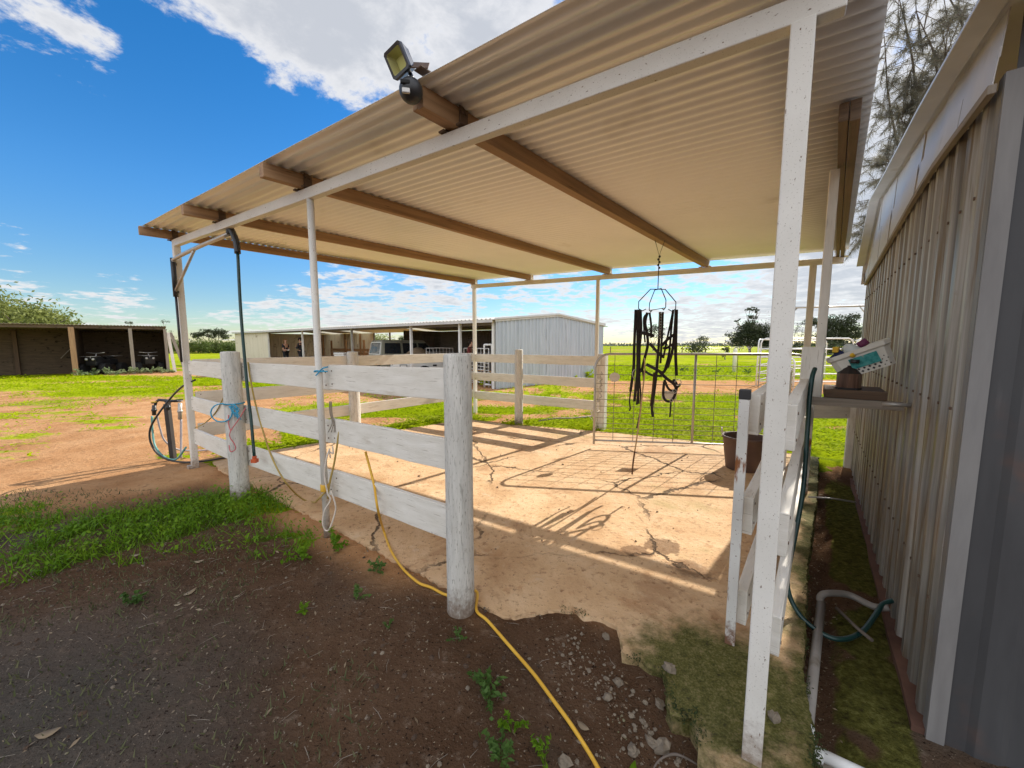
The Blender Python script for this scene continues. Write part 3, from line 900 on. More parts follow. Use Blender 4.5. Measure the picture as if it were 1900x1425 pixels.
b = MB(); q = IB0 + (OB1 - OB0).normalized() * .55 + V((-.03, .03, 0))
b.sweep([(IB1.x, IB1.y, -.0), (IB1.x, IB1.y, 1.28)], sq(.05), up=AX); b.build('post', RUSTST, RF, .003)

CF = thing('rail_fence', V((3.6, 4.6, 0)), 'single white board closing the gap between shelter and far corner of the corrugated shed', 'fence')
WC = WALL0 + WD * 4.15 + WN * .06
b = MB(); b.sweep([(WC.x, WC.y, -.1), (WC.x, WC.y, 1.42)], sq(.085), up=AX); b.build('post', WHITE, CF, .004)
rail(CF, V((3.08, 4.72, 0)), WC + V((-.045, .0, 0)), .60, .785, .035)

# ------------------------------------------------------------------ mesh gate standing ajar
GL, GR = V((1.20, 5.50, 0)), V((3.98, 5.10, 0))
GD = (GR - GL).normalized()
GLEN = (GR - GL).length
G = thing('mesh_gate', GL, 'grey pipe-framed farm gate with wire mesh standing ajar behind the slab', 'gate')
gpt = lambda x, z: GL + GD * x + V((0, 0, z))
rc = .20
arc = lambda cx, cz, a0, a1: [gpt(cx + rc * math.cos(R(a0 + (a1 - a0) * k / 6)), cz + rc * math.sin(R(a0 + (a1 - a0) * k / 6))) for k in range(7)]
b = MB()
b.tube([gpt(0, .06)] + [gpt(0, .6)] + arc(rc, 1.375 - rc, 180, 90) + [gpt(1.4, 1.378)] + arc(GLEN - rc, 1.375 - rc, 90, 0) + [gpt(GLEN, .06)], .0175, 10)
b.tube([gpt(0, .115), gpt(GLEN, .115)], .014, 8)
b.build('frame', GALV, G)
b = MB(); b.tube([gpt(1.36, .115), gpt(1.36, 1.375)], .0165, 10); b.build('upright', GALV, G)
b = MB()
for x in (.27, .55, .83, 1.10, 1.63, 1.90, 2.18, 2.46):
    b.tube([gpt(x, .115), gpt(x, 1.37)], .0042, 5, caps=False)
for z in (.17, .235, .30, .37, .45, .53, .62, .72, .83, .95, 1.08, 1.21):
    b.tube([gpt(.0, z), gpt(GLEN, z)], .0042, 5, caps=False)
b.build('wire_mesh', WIRE, G)
b = MB(); c = gpt(.27, 1.045); b.sweep([c + V((0, -.012, 0)), c + V((0, -.006, 0))], [(.075 * math.cos(2 * math.pi * i / 24), .066 * math.sin(2 * math.pi * i / 24)) for i in range(24)]); b.build('round_tag', WHITE, G)
b = MB()
b.strap([gpt(.93, .80) + V((0, .01, 0)), gpt(1.13, .80) + V((0, .01, 0))], .12, .003); b.build('square_tag', WHITE, G)
b = MB()
z = 1.1
pts = [gpt(.09 + .02 * math.sin(i * 2.1), 1.12 - i * .028) + V((.0, .03, 0)) for i in range(15)]
for i in range(len(pts) - 1):
    d = (pts[i + 1] - pts[i]) * .75
    sd = V((.008, 0, 0)) if i % 2 else V((0, .008, 0))
    b.tube([pts[i] + sd, pts[i] + sd + d, pts[i] - sd + d, pts[i] - sd, pts[i] + sd], .003, 5)
b.tube(curve_pts([pts[-1], pts[-1] + V((.01, 0, -.03)), pts[-1] + V((-.03, 0, -.05)), pts[-1] + V((-.06, 0, -.03))], 4), .004, 5)
b.build('chain', WIRE, G)
tw = MB()
q = gpt(-.02, .46)
for k in range(6):
    tw.tube(curve_pts([q + V((random.uniform(-.02, .02), 0, .02)), q + V((random.uniform(-.09, .02), random.uniform(-.03, .03), random.uniform(-.05, .2))), q + V((random.uniform(-.1, .02), random.uniform(-.03, .03), random.uniform(-.12, .1)))], 5), .003, 5)
tw.tube([q + V((-.03, .03, 0)), q + V((.2, .45, .02))], .003, 5)
tag(tw.build('gate_tie', PALET), 'frayed pale rope tied between the mesh gate and its square post', 'rope')

# ------------------------------------------------------------------ floodlight on the lamp rafter
LT = sh(1.40, -.26, zb(1.42, -.26) + .125)
KS = .66
L = thing('flood_light', LT, 'black motion-sensor floodlight tilted on the end of a rafter', 'light')
b = MB(); c = LT + V((-.015, -.035, .0))
b.ball(c, .052, 18); b.tube([c, LT + BX * .0], .035, 12)
so2 = b.build('sensor_dome', BLACKP, L)
b = MB(); q = c + V((-.010, -.047, -.028)); b.box(q, (.034, .012, .022), R(10)); b.build('sensor_window', GALV, so2, .004)
b = MB(); b.box(c + V((-.012, -.050, .006)), (.042, .012, .018), R(10)); b.build('sensor_slot', TYRE, so2, .004)
hd = c + V((-.040, -.0, .118))
# lamp head frame: outward normal leans down towards the yard
hn = V((-.42, -.80, -.35)).normalized()
hsd = hn.cross(UPZ).normalized()
hup = hsd.cross(hn).normalized()
hsd, hup = (hsd * math.cos(R(-14)) + hup * math.sin(R(-14))), (hup * math.cos(R(-14)) - hsd * math.sin(R(-14)))
fr = lambda x, y, z: hd + (hsd * x + hup * y + hn * z) * KS
b = MB()
oct_ = lambda a, h, ch: [(-a, -h + ch), (-a + ch, -h), (a - ch, -h), (a, -h + ch), (a, h - ch), (a - ch, h), (-a + ch, h), (-a, h - ch)]
def loft(b, rings):
    n = len(rings[0]); k0 = len(b.v)
    vs = [p for r_ in rings for p in r_]
    b.add(vs, [(i * n + j, i * n + (j + 1) % n, (i + 1) * n + (j + 1) % n, (i + 1) * n + j) for i in range(len(rings) - 1) for j in range(n)])
loft(b, [[fr(x, y, .05) for x, y in oct_(.062, .062, .01)], [fr(x, y, .052) for x, y in oct_(.078, .08, .012)], [fr(x, y, .03) for x, y in oct_(.08, .082, .014)], [fr(x, y, -.035) for x, y in oct_(.064, .066, .014)]])
b.prism(oct_(.064, .066, .014), -.040, -.034, fr)
hd_o = b.build('lamp_head', BLACKP, L)
b = MB()
loft(b, [[fr(x, y, .049) for x, y in oct_(.062, .062, .008)], [fr(x, y, -.005) for x, y in oct_(.036, .034, .004)]])
b.build('reflector', LAMPG, hd_o)
b = MB(); b.prism([(-.036, -.034), (.036, -.034), (.036, .034), (-.036, .034)], -.012, -.006, fr); b.build('led_board', LEDY, hd_o)
b = MB(); b.tube(curve_pts([c + V((-.01, 0, .05)), c + V((0, .02, .07)), fr(.0, -.05, -.05), fr(0, 0, -.05)], 6), .009, 8)
b.tube([fr(-.02, -.02, -.055), fr(.02, -.02, -.055)], .016, 10); b.build('swivel_arm', BLACKP, L)
# ------------------------------------------------------------------ hanging rack with bridles
RK = V((1.60, 4.28, 0))
ZH = 2.11
T = thing('tack_rack', RK + V((0, 0, 1.75)), 'dark wire tack rack hanging from a rafter above the slab', 'rack')
b = MB()
zt = zb(1.42, 2.9) + .08
b.tube([RK + V((-.05, 0, zt)), RK + V((0, 0, zt - .16)), RK + V((.055, 0, zt))], .0035, 6)
for k in range(5): b.ball(RK + V((.006 * (-1) ** k, 0, zt - .17 - .03 * k)), .013, 7)
b.tube([RK + V((0, 0, zt - .16)), RK + V((0, 0, ZH))], .005, 6); b.build('suspension_wire', BLACKP, T)
b = MB()
HK = []
for k in range(4):
    a = R(8 + 90 * k)
    d = V((math.cos(a), math.sin(a) * .75, 0))
    p = [RK + V((0, 0, ZH)), RK + d * .085 + V((0, 0, ZH)), RK + d * .215 + V((0, 0, ZH - .135)), RK + d * .215 + V((0, 0, ZH - .21)), RK + d * .17 + V((0, 0, ZH - .235)), RK + d * .13 + V((0, 0, ZH - .215))]
    b.tube(p, .0052, 6)
    HK.append(RK + d * .20 + V((0, 0, ZH - .215)))
b.tube([HK[1], HK[3]], .004, 6)
b.build('hook_frame', BLACKP, T)
hpts = {'r': HK[0], 'b': HK[1], 'l': HK[2], 'f': HK[3]}


def S3(x, z, y=0.0): return RK + V((x, y, z))


def straps(o, lst, m=None, name='strap'):
    b = MB()
    for pts, w in lst: b.strap(curve_pts(pts, 6), w * 1.25, .006)
    return b


# left: two black bridles doubled over the hook
BR = thing('bridle', S3(-.2, 1.0), 'doubled black bridle hanging on the left hook of the tack rack', 'bridle')
b = straps(BR, [([S3(-.235, 1.89), S3(-.236, 1.5, .01), S3(-.24, 1.25), S3(-.265, .98)], .024), ([S3(-.215, 1.89, -.02), S3(-.21, 1.55, -.02), S3(-.205, 1.2, -.03), S3(-.225, .87, -.02)], .024),
                ([S3(-.19, 1.89, .01), S3(-.182, 1.6), S3(-.178, 1.42), S3(-.182, 1.1), S3(-.17, .84)], .02), ([S3(-.172, 1.88, .02), S3(-.165, 1.66), S3(-.176, 1.45), S3(-.17, 1.16), S3(-.19, .83)], .016)]); b.build('headstall', LEATHER, BR)
b = straps(BR, [([S3(-.182, 1.64, -.02), S3(-.10, 1.62, -.03), S3(-.03, 1.60, -.02)], .03)]); b.build('browband', LEATHER, BR)
b = straps(BR, [([S3(-.20, 1.16, -.02), S3(-.15, 1.22, -.03), S3(-.12, 1.1)], .018)]); b.build('chin_strap', LEATHER, BR)
b = MB()
b.tube([S3(-.225 + .03 * math.cos(t), 1.18 + .05 * math.sin(t), -.02) for t in np.linspace(0, 6.4, 16)], .005, 6); b.build('bit_ring', GALV, BR)
b = straps(BR, [([S3(-.17, 1.15), S3(-.15, .95), S3(-.145, .78), S3(-.165, .64), S3(-.18, .56)], .014), ([S3(-.265, .98), S3(-.272, .86), S3(-.262, .79), S3(-.272, .76)], .012)]); b.build('rein', LEATHER, BR)
# centre
B2 = thing('bridle', S3(0, .8), 'black bridle with chain links hanging in the middle of the tack rack', 'bridle')
b = straps(B2, [([S3(.015, 1.86, -.05), S3(.01, 1.5, -.06), S3(.0, 1.25, -.06), S3(-.02, .98, -.06), S3(-.035, .80, -.05), S3(-.02, .70, -.05)], .022), ([S3(.045, 1.86, -.05), S3(.045, 1.6, -.05), S3(.04, 1.3, -.05)], .018),
                ([S3(-.10, 1.86, .02), S3(-.12, 1.75, .02), S3(-.10, 1.62), S3(-.09, 1.5), S3(-.12, 1.35), S3(-.15, 1.2)], .024), ([S3(-.075, 1.86, .02), S3(-.06, 1.72), S3(-.055, 1.58)], .018),
                ([S3(-.09, 1.86, .04), S3(-.13, 1.8, .04), S3(-.135, 1.65), S3(-.12, 1.53)], .014)]); b.build('headstall', LEATHER, B2)
b = straps(B2, [([S3(-.08, 1.52, -.03), S3(.0, 1.42, -.07), S3(.07, 1.37, -.06), S3(.08, 1.41, -.04)], .024), ([S3(-.11, 1.29, -.03), S3(-.02, 1.24, -.07), S3(.06, 1.2, -.07), S3(.12, 1.27, -.05)], .026), ([S3(-.13, 1.22, -.02), S3(-.05, 1.17, -.05), S3(.06, 1.16, -.05)], .02)]); b.build('noseband', LEATHER, B2)
b = MB()
for k in range(9): b.tube([S3(.018 + .011 * math.cos(t), 1.83 - k * .03 + .017 * math.sin(t), -.06) for t in np.linspace(0, 6.3, 9)], .003, 5)
b.build('chain', GALV, B2)
b = straps(B2, [([S3(-.02, 1.2, -.04), S3(-.03, 1.0, -.04), S3(-.045, .82, -.04)], .018)]); b.build('rein', LEATHB, B2)
# right: halter
H = thing('halter', S3(.22, 1.2), 'dark rope halter with noseband ring hanging on the right hook of the tack rack', 'halter')
b = straps(H, [([S3(.215, 1.89), S3(.22, 1.6), S3(.225, 1.4), S3(.245, 1.16)], .026), ([S3(.20, 1.89, -.02), S3(.195, 1.65, -.02), S3(.175, 1.42, -.02), S3(.14, 1.25)], .024), ([S3(.185, 1.89, .015), S3(.17, 1.7, .01), S3(.16, 1.55), S3(.15, 1.4), S3(.11, 1.22)], .018),
               ([S3(.185, 1.89, .02), S3(.15, 1.72), S3(.12, 1.55), S3(.09, 1.36)], .016)]); b.build('cheek_strap', LEATHER, H)
b = straps(H, [([S3(.19, 1.62, -.03), S3(.12, 1.57, -.04), S3(.04, 1.49, -.05)], .024), ([S3(.19, 1.52, -.03), S3(.11, 1.47, -.04), S3(.06, 1.47, -.05)], .022)]); b.build('brow_strap', LEATHER, H)
b = straps(H, [([S3(.02, 1.22, -.06), S3(.10, 1.14, -.07), S3(.18, 1.08, -.08), S3(.22, 1.03, -.06)], .026)]); b.build('jaw_strap', LEATHER, H)
b = straps(H, [([S3(.09, 1.10, -.05), S3(.085, .95, -.05), S3(.115, .885, -.06), S3(.17, .885, -.06), S3(.215, .95, -.05), S3(.235, 1.06, -.04), S3(.20, 1.12, -.02)], .022), ([S3(.09, 1.12, -.05), S3(.14, 1.02, -.05), S3(.2, 1.0, -.05), S3(.27, 1.07, -.05)], .02), ([S3(.17, .885, -.06), S3(.168, .78, -.06), S3(.165, .70, -.06)], .013)]); b.build('noseband', LEATHER, H)
for cx, cz, r_ in ((.235, 1.09, .035), (.20, .99, .022), (.17, .89, .016)):
    b = MB()
    b.tube([S3(cx + r_ * math.cos(t), cz + r_ * math.sin(t), -.07) for t in np.linspace(0, 6.3, 14)], .0045, 6)
    b.build('ring', GALV, H)
# long lead
LR = thing('lead_rope', S3(-.12, .12), 'long thin tan lead rope hanging from the rack almost to the slab', 'rope')
b = MB(); b.tube(curve_pts([S3(-.13, 1.36, -.03), S3(-.128, 1.2, -.04), S3(-.145, .95, -.04), S3(-.165, .7, -.04), S3(-.19, .42, -.03), S3(-.205, .30, -.03)], 8), .008, 7); b.build('rope', ROPET, LR)
b = MB(); b.tube(curve_pts([S3(-.205, .30, -.03), S3(-.22, .16, -.03), S3(-.226, .03, -.03)], 5), .0095, 7); b.build('leather_end', LEATHB, LR)

# ------------------------------------------------------------------ rubber tub on the slab
bc = V((2.83, 4.56, 0))
K = thing('rubber_tub', bc, 'dark brown rubber feed tub standing on the slab by the fence', 'tub')
b = MB()
b.lathe(bc, [(.185, 0), (.19, .01), (.215, .2), (.235, .375), (.248, .38), (.248, .405), (.236, .405), (.228, .385), (.20, .2), (.172, .03), (1e-4, .03)], 28, .01)
b.build('body', RUBBER, K)
for a in (150, 330):
    b = MB()
    d = V((math.cos(R(a)), math.sin(R(a)), 0)); e = V((-d.y, d.x, 0))
    b.tube(curve_pts([bc + d * .24 - e * .07 + V((0, 0, .39)), bc + d * .25 - e * .05 + V((0, 0, .47)), bc + d * .25 + e * .05 + V((0, 0, .47)), bc + d * .24 + e * .07 + V((0, 0, .39))], 5), .007, 6)
    b.build('handle', PALET if a == 150 else BLACKP, K)

# ------------------------------------------------------------------ wash arm on the corner post
WA = thing('wash_arm', sh(5.87, -.05, 2.1), 'swinging steel wash-down arm with drooping green hose on the left corner post', 'hose arm')
q0 = sh(5.80, -.06, 0)
b = MB(); b.tube([V((q0.x, q0.y, 2.06)), V((q0.x, q0.y, 2.50))], .024, 10); b.tube([V((q0.x, q0.y, 1.3)), V((q0.x, q0.y, 2.06))], .012, 8)
b.bar(V((q0.x, q0.y, 2.12)), sh(5.87, 0, 2.12), .02, .03); b.bar(V((q0.x, q0.y, 2.44)), sh(5.87, 0, 2.44), .02, .03); b.build('pivot', BLACKP, WA)
ae = at(425, 434, 3.80)
b = MB(); b.tube(curve_pts([V((q0.x, q0.y, 2.46)), V((q0.x, q0.y, 2.47)).lerp(ae, .06) + V((0, 0, .012)), V((q0.x, q0.y, 2.47)).lerp(ae, .5) + V((0, 0, .015)), ae], 6), .02, 9); b.build('arm', GALV, WA)
b = MB(); b.tube([V((q0.x, q0.y, 2.12)), V((q0.x, q0.y, 2.47)).lerp(ae, .42)], .015, 8); b.build('brace', GALV, WA)
b = MB(); b.tube(curve_pts([ae, ae + (ae - q0).normalized() * .06 + V((0, 0, .0)), at(438, 447, 3.74), at(441, 470, 3.72)], 7), .027, 10); b.build('hose_guard', BLACKP, WA)
b = MB(); b.tube(curve_pts([at(441, 466, 3.72), at(447, 580, 3.62), at(459, 720, 3.56), at(466, 780, 3.53), at(472, 848, 3.49)], 6), .0135, 9); b.build('hose', GREENH, WA)
b = MB(); e0 = at(472, 846, 3.49); b.tube([e0, e0 + V((0, 0, -.03))], .019, 10); b.box(e0 + V((.0, 0, -.045)), (.05, .045, .035)); b.build('nozzle', REDF, WA, .003)

# ------------------------------------------------------------------ standpipe with taps and coiled hoses
SPT = gp(322, 852)
sx0, sy0 = SPT.x, SPT.y
P = thing('standpipe', V((sx0, sy0, 0)), 'dark water standpipe with taps beside the left corner post', 'tap')
b = MB(); b.bar((sx0, sy0, -.05), (sx0 - .02, sy0, .74), .055, .055); b.build('pipe', mk('dark_rusted_tube', [(.3, (.03, .026, .024)), (.7, (.06, .05, .045))], 6, rough=.7), P, .004)
b = MB()
zt = .74
b.tube([at(294, 742, sy0), at(318, 744, sy0), at(334, 744, sy0)], .018, 8); b.tube([at(286, 758, sy0), at(290, 745, sy0), at(296, 742, sy0)], .016, 8)
b.build('manifold', BLACKP, P)
for u, v, v2 in ((286, 752, 770), (334, 748, 778), (312, 752, 760)):
    b = MB(); a0, a1 = at(u, v, sy0 - .03), at(u, v2, sy0 - .03)
    b.tube([a0, a1], .022, 10); b.ball((a0 + a1) / 2, .03, 8); b.tube([a0 + V((-.03, 0, .03)), a0 + V((.035, 0, .03))], .008, 6)
    tp = b.build('tap', BLACKP if u != 334 else GALV, P)
    h = MB(); h.box(a0 + V((0, -.0, .045)), (.07, .018, .012), random.random()); h.build('handle', YELP if u == 286 else BLACKP, tp)


def px_tube(lst, r, m, name, label, cat, n=7, par=None):
    b = MB()
    b.tube(curve_pts(lst, n), r, 8)
    return tag(b.build(name, m), label, cat)


Y0 = sy0
px_tube([at(282, 772, Y0), at(283, 800, Y0), at(288, 828, Y0 - .05), at(305, 848, Y0 - .1), at(327, 852, Y0 - .15), at(345, 830, Y0 - .25)], .012, TEALH, 'coiled_hose', 'pale teal hose looping down from the left tap of the standpipe', 'hose')
px_tube([at(291, 770, Y0), at(297, 795, Y0 + .05), at(306, 818, Y0 + .1), at(330, 834, Y0 + .2), gp(370, 836, .02), gp(404, 832, .02)], .011, LILACH, 'coiled_hose', 'pale grey hose running from the standpipe out across the grass', 'hose')
px_tube([at(336, 778, Y0), at(336, 815, Y0), gp(336, 850, .02)], .012, LILACH, 'drop_hose', 'short grey hose dropping straight from the right standpipe valve', 'hose')
px_tube([at(362, 705, 4.6), at(340, 716, 4.7), at(320, 735, Y0 - .1), at(296, 765, Y0 - .15), at(279, 795, Y0 - .15), at(280, 822, Y0 - .15), at(296, 845, Y0 - .15), gp(325, 856, .02), gp(365, 857, .02), gp(420, 849, .02), gp(470, 838, .02)], .0115, BLACKP, 'black_hose', 'black hose looping from the corner post round the standpipe to the ground', 'hose')
px_tube([at(362, 700, 4.6), at(395, 699, 4.3), at(415, 706, 4.0), at(421, 715, 3.85), at(418, 730, 3.9), at(400, 765, 4.1), at(380, 785, 4.4), at(362, 794, 4.62)], .006, YELCD, 'thin_cable', 'thin brown cable drooping between the corner post and the first log', 'cable')
px_tube([at(376, 672, 4.85), at(382, 668, 4.85), at(390, 667, 4.85), at(398, 671, 4.85)], .008, BLACKP, 'wire_loop', 'small black wire loop standing above the left top rail', 'wire')

# ------------------------------------------------------------------ twine and ropes on the posts
b = MB()
c = P2 + V((-.02, -.075, 0))
tie = at(433, 752, c.y)
b.tube([at(433 - 22 + 20 * math.cos(t), 766 + 17 * math.sin(t), c.y - .02) for t in np.linspace(-.8, 5.2, 16)], .006, 6)
for k in range(9):
    b.tube(curve_pts([tie + V((random.uniform(-.02, .03), -.015, random.uniform(-.01, .02))), tie + V((random.uniform(-.03, .08), -.03, random.uniform(-.06, .0))), tie + V((random.uniform(-.03, .09), -.03, random.uniform(-.14, -.03)))], 5), .004, 5)
b.tube([P2 + V((.088 * math.cos(t), .088 * math.sin(t), tie.z + .01)) for t in np.linspace(0, 6.3, 20)], .006, 6)
tag(b.build('twine', BLUET), 'blue twine knotted in a loop round the log left of the slab', 'twine')
b = MB()
b.tube(curve_pts([at(456, 756, c.y), at(445, 775, c.y - .03), at(428, 800, c.y - .04), at(427, 812, c.y - .04), at(434, 822, c.y - .04), at(437, 833, c.y - .04), at(428, 838, c.y - .04), at(425, 826, c.y - .03)], 6), .005, 6)
b.tube(curve_pts([at(428, 800, c.y - .04), at(424, 786, c.y - .02), at(424, 770, c.y - .01)], 5), .0045, 6)
tag(b.build('twine', PINKT), 'pink twine hanging below the blue twine on the log', 'twine')
pb = sh(2.86, 0)
b = MB()
zk = 1.305
b.tube([V((pb.x, pb.y, zk + .004 * math.sin(3 * t))) + V((.031 * math.cos(t), .031 * math.sin(t), 0)) for t in np.linspace(0, 6.3, 18)], .006, 6)
for dx, dz_ in ((.075, .035), (.07, -.0), (-.02, -.03)):
    b.tube(curve_pts([V((pb.x + .02, pb.y - .03, zk)), V((pb.x + .02 + dx * .5, pb.y - .05, zk + dz_ * .7)), V((pb.x + .02 + dx, pb.y - .05, zk + dz_))], 4), .005, 6)
tag(b.build('twine', BLUET), 'blue twine tied round the thin round pole at the top rail', 'twine')
b = MB()
for k in range(3):
    b.tube(curve_pts([at(611 + 2 * k, 745, 2.86), at(612 + 2 * k, 765, 2.88), at(616 + 2 * k, 785, 2.88), at(609 + 6 * k, 802, 2.88)], 5), .0035, 5)
tag(b.build('twine', GREYWOOD), 'grey strands of twine hanging behind the thin pole below the top rail', 'twine')
b = MB()
yb = pb.y - .03
b.tube(curve_pts([at(655, 790, yb + .05), at(640, 790, yb), at(630, 800, yb), at(625, 830, yb), at(620, 860, yb - .01), at(612, 895, yb - .02), at(608, 925, yb - .02)], 7), .0075, 7)
tag(b.build('cord_loop', YELCD), 'tan cord looped over the middle rail beside the thin pole', 'cord')
b = MB()
b.tube(curve_pts([at(612, 832, yb), at(606, 850, yb - .02), at(602, 880, yb - .03), at(608, 915, yb - .04), at(613, 928, yb - .04), at(602, 948, yb - .04), at(599, 970, yb - .04), at(604, 984, yb - .04), at(612, 980, yb - .04), at(622, 950, yb - .03), at(622, 935, yb - .03), at(614, 910, yb - .02)], 6), .0065, 6)
b.tube(curve_pts([at(617, 828, yb), at(618, 842, yb), at(612, 838, yb), at(613, 850, yb)], 5), .005, 6)
tag(b.build('rope_loop', PALET), 'pale pink rope loop hanging low on the thin pole', 'rope')
b = MB(); q = V((pb.x, pb.y, .365)); b.lathe(q, [(.031, 0), (.033, .005), (.033, .05), (.031, .055)], 16)
tag(b.build('tape_wrap', YELC), 'yellow tape wrapped round the thin pole near the ground', 'tape')
yr = P2.y - .05
b = MB()
b.tube(curve_pts([at(460, 672, yr), at(464, 700, yr - .02), at(473, 745, yr - .04), at(488, 800, yr - .1), at(505, 850, yr - .2), at(530, 895, yr - .4), gp(560, 925, .03), gp(583, 932, .02), V((pb.x - .05, pb.y - .03, .30)), V((pb.x + .02, pb.y - .04, .37))], 8), .0075, 7)
tag(b.build('extension_cord', YELCD), 'dull yellow cord sagging from the log to the foot of the thin pole', 'cord')
b = MB()
b.tube(curve_pts([at(678, 838, 2.72), at(684, 860, 2.70), at(694, 900, 2.62), at(701, 945, 2.52), gp(712, 985, .03), gp(725, 1020, .012), gp(745, 1052, .012), gp(775, 1080, .012), gp(800, 1090, .012), gp(835, 1105, .012), V((-.22, 2.19, .012)), gp(884, 1132, .012), gp(905, 1152, .01), gp(945, 1198, .0), gp(990, 1250, -.005), gp(1025, 1297, -.015), gp(1060, 1345, -.03), gp(1095, 1400, -.06), gp(1135, 1470, -.07)], 8), .0085, 8)
tag(b.build('extension_cord', YELC), 'bright yellow extension cord snaking over the bare earth past the big log', 'cord')

# ------------------------------------------------------------------ shelf on the corrugated shed with basket and tin
zs = 1.15
SHF = thing('wall_shelf', V((2.1, 2.35, zs)), 'dark plank shelf between the shelter post and the corrugated wall', 'shelf')
g0 = GP + WN * .04
d = -WN
b = MB(); b.bar(V((g0.x, g0.y, zs)) - WD * .03, V((g0.x, g0.y, zs)) - WD * .03 + d * .43, .04, .05); b.build('support_bar', GREYWOOD, SHF, .003)
b = MB(); bb0 = V((GP.x, GP.y, zs + .052)) + d * .035 + WD * .14
b.bar(bb0, bb0 + d * .285, .36, .052); b.build('plank', TIMBERD, SHF, .004)
b = MB(); b.tube([V((g0.x, g0.y, zs + .01)) + d * .34 - WD * .05, V((g0.x, g0.y, zs + .012)) + d * .46 - WD * .05], .012, 8); b.build('wall_bracket', GALV, SHF)
tc = at(1574, 717, 2.36)
tc.z = zs + .078
JT = thing('tin', tc, 'squat stained brown tin with dark shoulders on the wall shelf', 'tin')
b = MB(); b.lathe(tc, [(.058, 0), (.060, .006), (.060, .098), (.057, .102)], 8, .01, False); b.build('body', JARM, JT)
b = MB(); b.lathe(tc, [(.062, .0), (.062, .012), (.0605, .013)], 8, 0, False); b.build('base_rim', BLACKP, JT)
b = MB(); b.lathe(tc, [(.0605, .099), (.052, .112), (.033, .136), (.030, .140), (.030, .148), (1e-4, .148)], 8, 0, False); b.build('shoulder', LEATHER, JT)

BK = thing('basket', at(1598, 672, 2.38), 'white perforated plastic basket tipped against the wall, full of grooming gear', 'basket')
bo = at(1598, 668, 2.38)
# local frame: x along wall normal (in the picture left-right), y up, z depth along the wall
ex = (-WN * .95 + V((0, 0, .45))).normalized()
ez = WD.copy()
ey = ez.cross(ex) * -1
if ey.z < 0: ey = -ey
bf = lambda x, y, z: bo + ex * x + ey * y + ez * z
b = MB()
Lx, Ly, Lz = .15, .075, .10
def rring(kx, kz, y): return [bf(x * kx, y, z * kz) for x, z in oct_(Lx, Lz, .03)]
loft(b, [rring(.86, .86, -Ly), rring(.95, .95, .04), rring(1.03, 1.05, .05), rring(1.03, 1.05, .075), rring(.99, .99, .075), rring(.93, .93, .04), rring(.84, .84, -Ly + .005)])
b.f.append(list(range(8))); b.uv.append(None); b.sm.append(False)
b.build('body', PLASW, BK)
b = MB()
for i in range(9):
    for j in range(4):
        x, y = -.10 + i * .026 + (j % 2) * .013, -.06 + j * .017
        if x > .115 or (x < .05 and y > -.05 + .001 and i < 7 and j > 1): continue
        k = (.9 + .06 * (y + Ly) / .11) * Lz + .0015
        r_ = .0075 if i < 7 else .004
        b.add([bf(x - r_, y, -k), bf(x, y - r_, -k), bf(x + r_, y, -k), bf(x, y + r_, -k)], [(0, 1, 2, 3)])
b.build('hole_pattern', BLACKP, BK)
b = MB(); k = .95 * Lz + .002
b.add([bf(-.06, -.035, -k), bf(.075, -.035, -k), bf(.075, .03, -k - .003), bf(-.06, .03, -k - .003)], [(0, 1, 2, 3)]); b.build('sticker', TEALS, BK)
b = MB(); b.ball(bf(-.03, .048, -k - .008), .016, 8, (1.2, .4, .9)); b.build('flower_sticker', YELP, BK)


def item(name, m, pts, r, label, cat, sc=None):
    b = MB(); b.tube(pts, r, 10, sc); return tag(b.build(name, m), label, cat)


bt = thing('spray_bottle', bf(-.03, .04, .0), 'milky plastic bottle with a yellow cap sticking out of the basket', 'bottle')
b = MB(); b.tube([bf(.03, .0, -.01), bf(-.03, .09, -.01), bf(-.045, .115, -.01)], .036, 12, [1, 1, .5]); b.build('body', CLEARP, bt)
b = MB(); b.box(bf(-.085, .11, -.01), (.04, .03, .035), .6); b.build('cap', YELP, bt, .004)
item('brush', DBLUE, [bf(-.13, .05, .0), bf(-.06, .085, .0)], .03, 'dark blue bristle brush at the low end of the basket', 'brush', [.9, .8])
item('brush', PURP, [bf(.02, .085, .02), bf(.07, .10, .02)], .022, 'purple brush lying across the upper rim of the basket', 'brush')
item('jar_lid', BLACKP, [bf(-.04, .0, -.115), bf(-.03, .02, -.115)], .022, 'small black round lid leaning between the tin and basket', 'lid')
b = MB(); w0 = V((2.205, 2.75, 1.25)); w1 = V((2.25, 2.77, 1.445)); b.bar(w0, w0.lerp(w1, .55), .022, .008); s1_ = thing('sweat_scraper', w0, 'lime green tipped sweat scraper stuck upright behind the outer rail', 'scraper')
b.build('blade', GREENH, s1_)
b = MB(); b.bar(w0.lerp(w1, .55), w1, .026, .012); b.build('handle', LIMEP, s1_, .003)

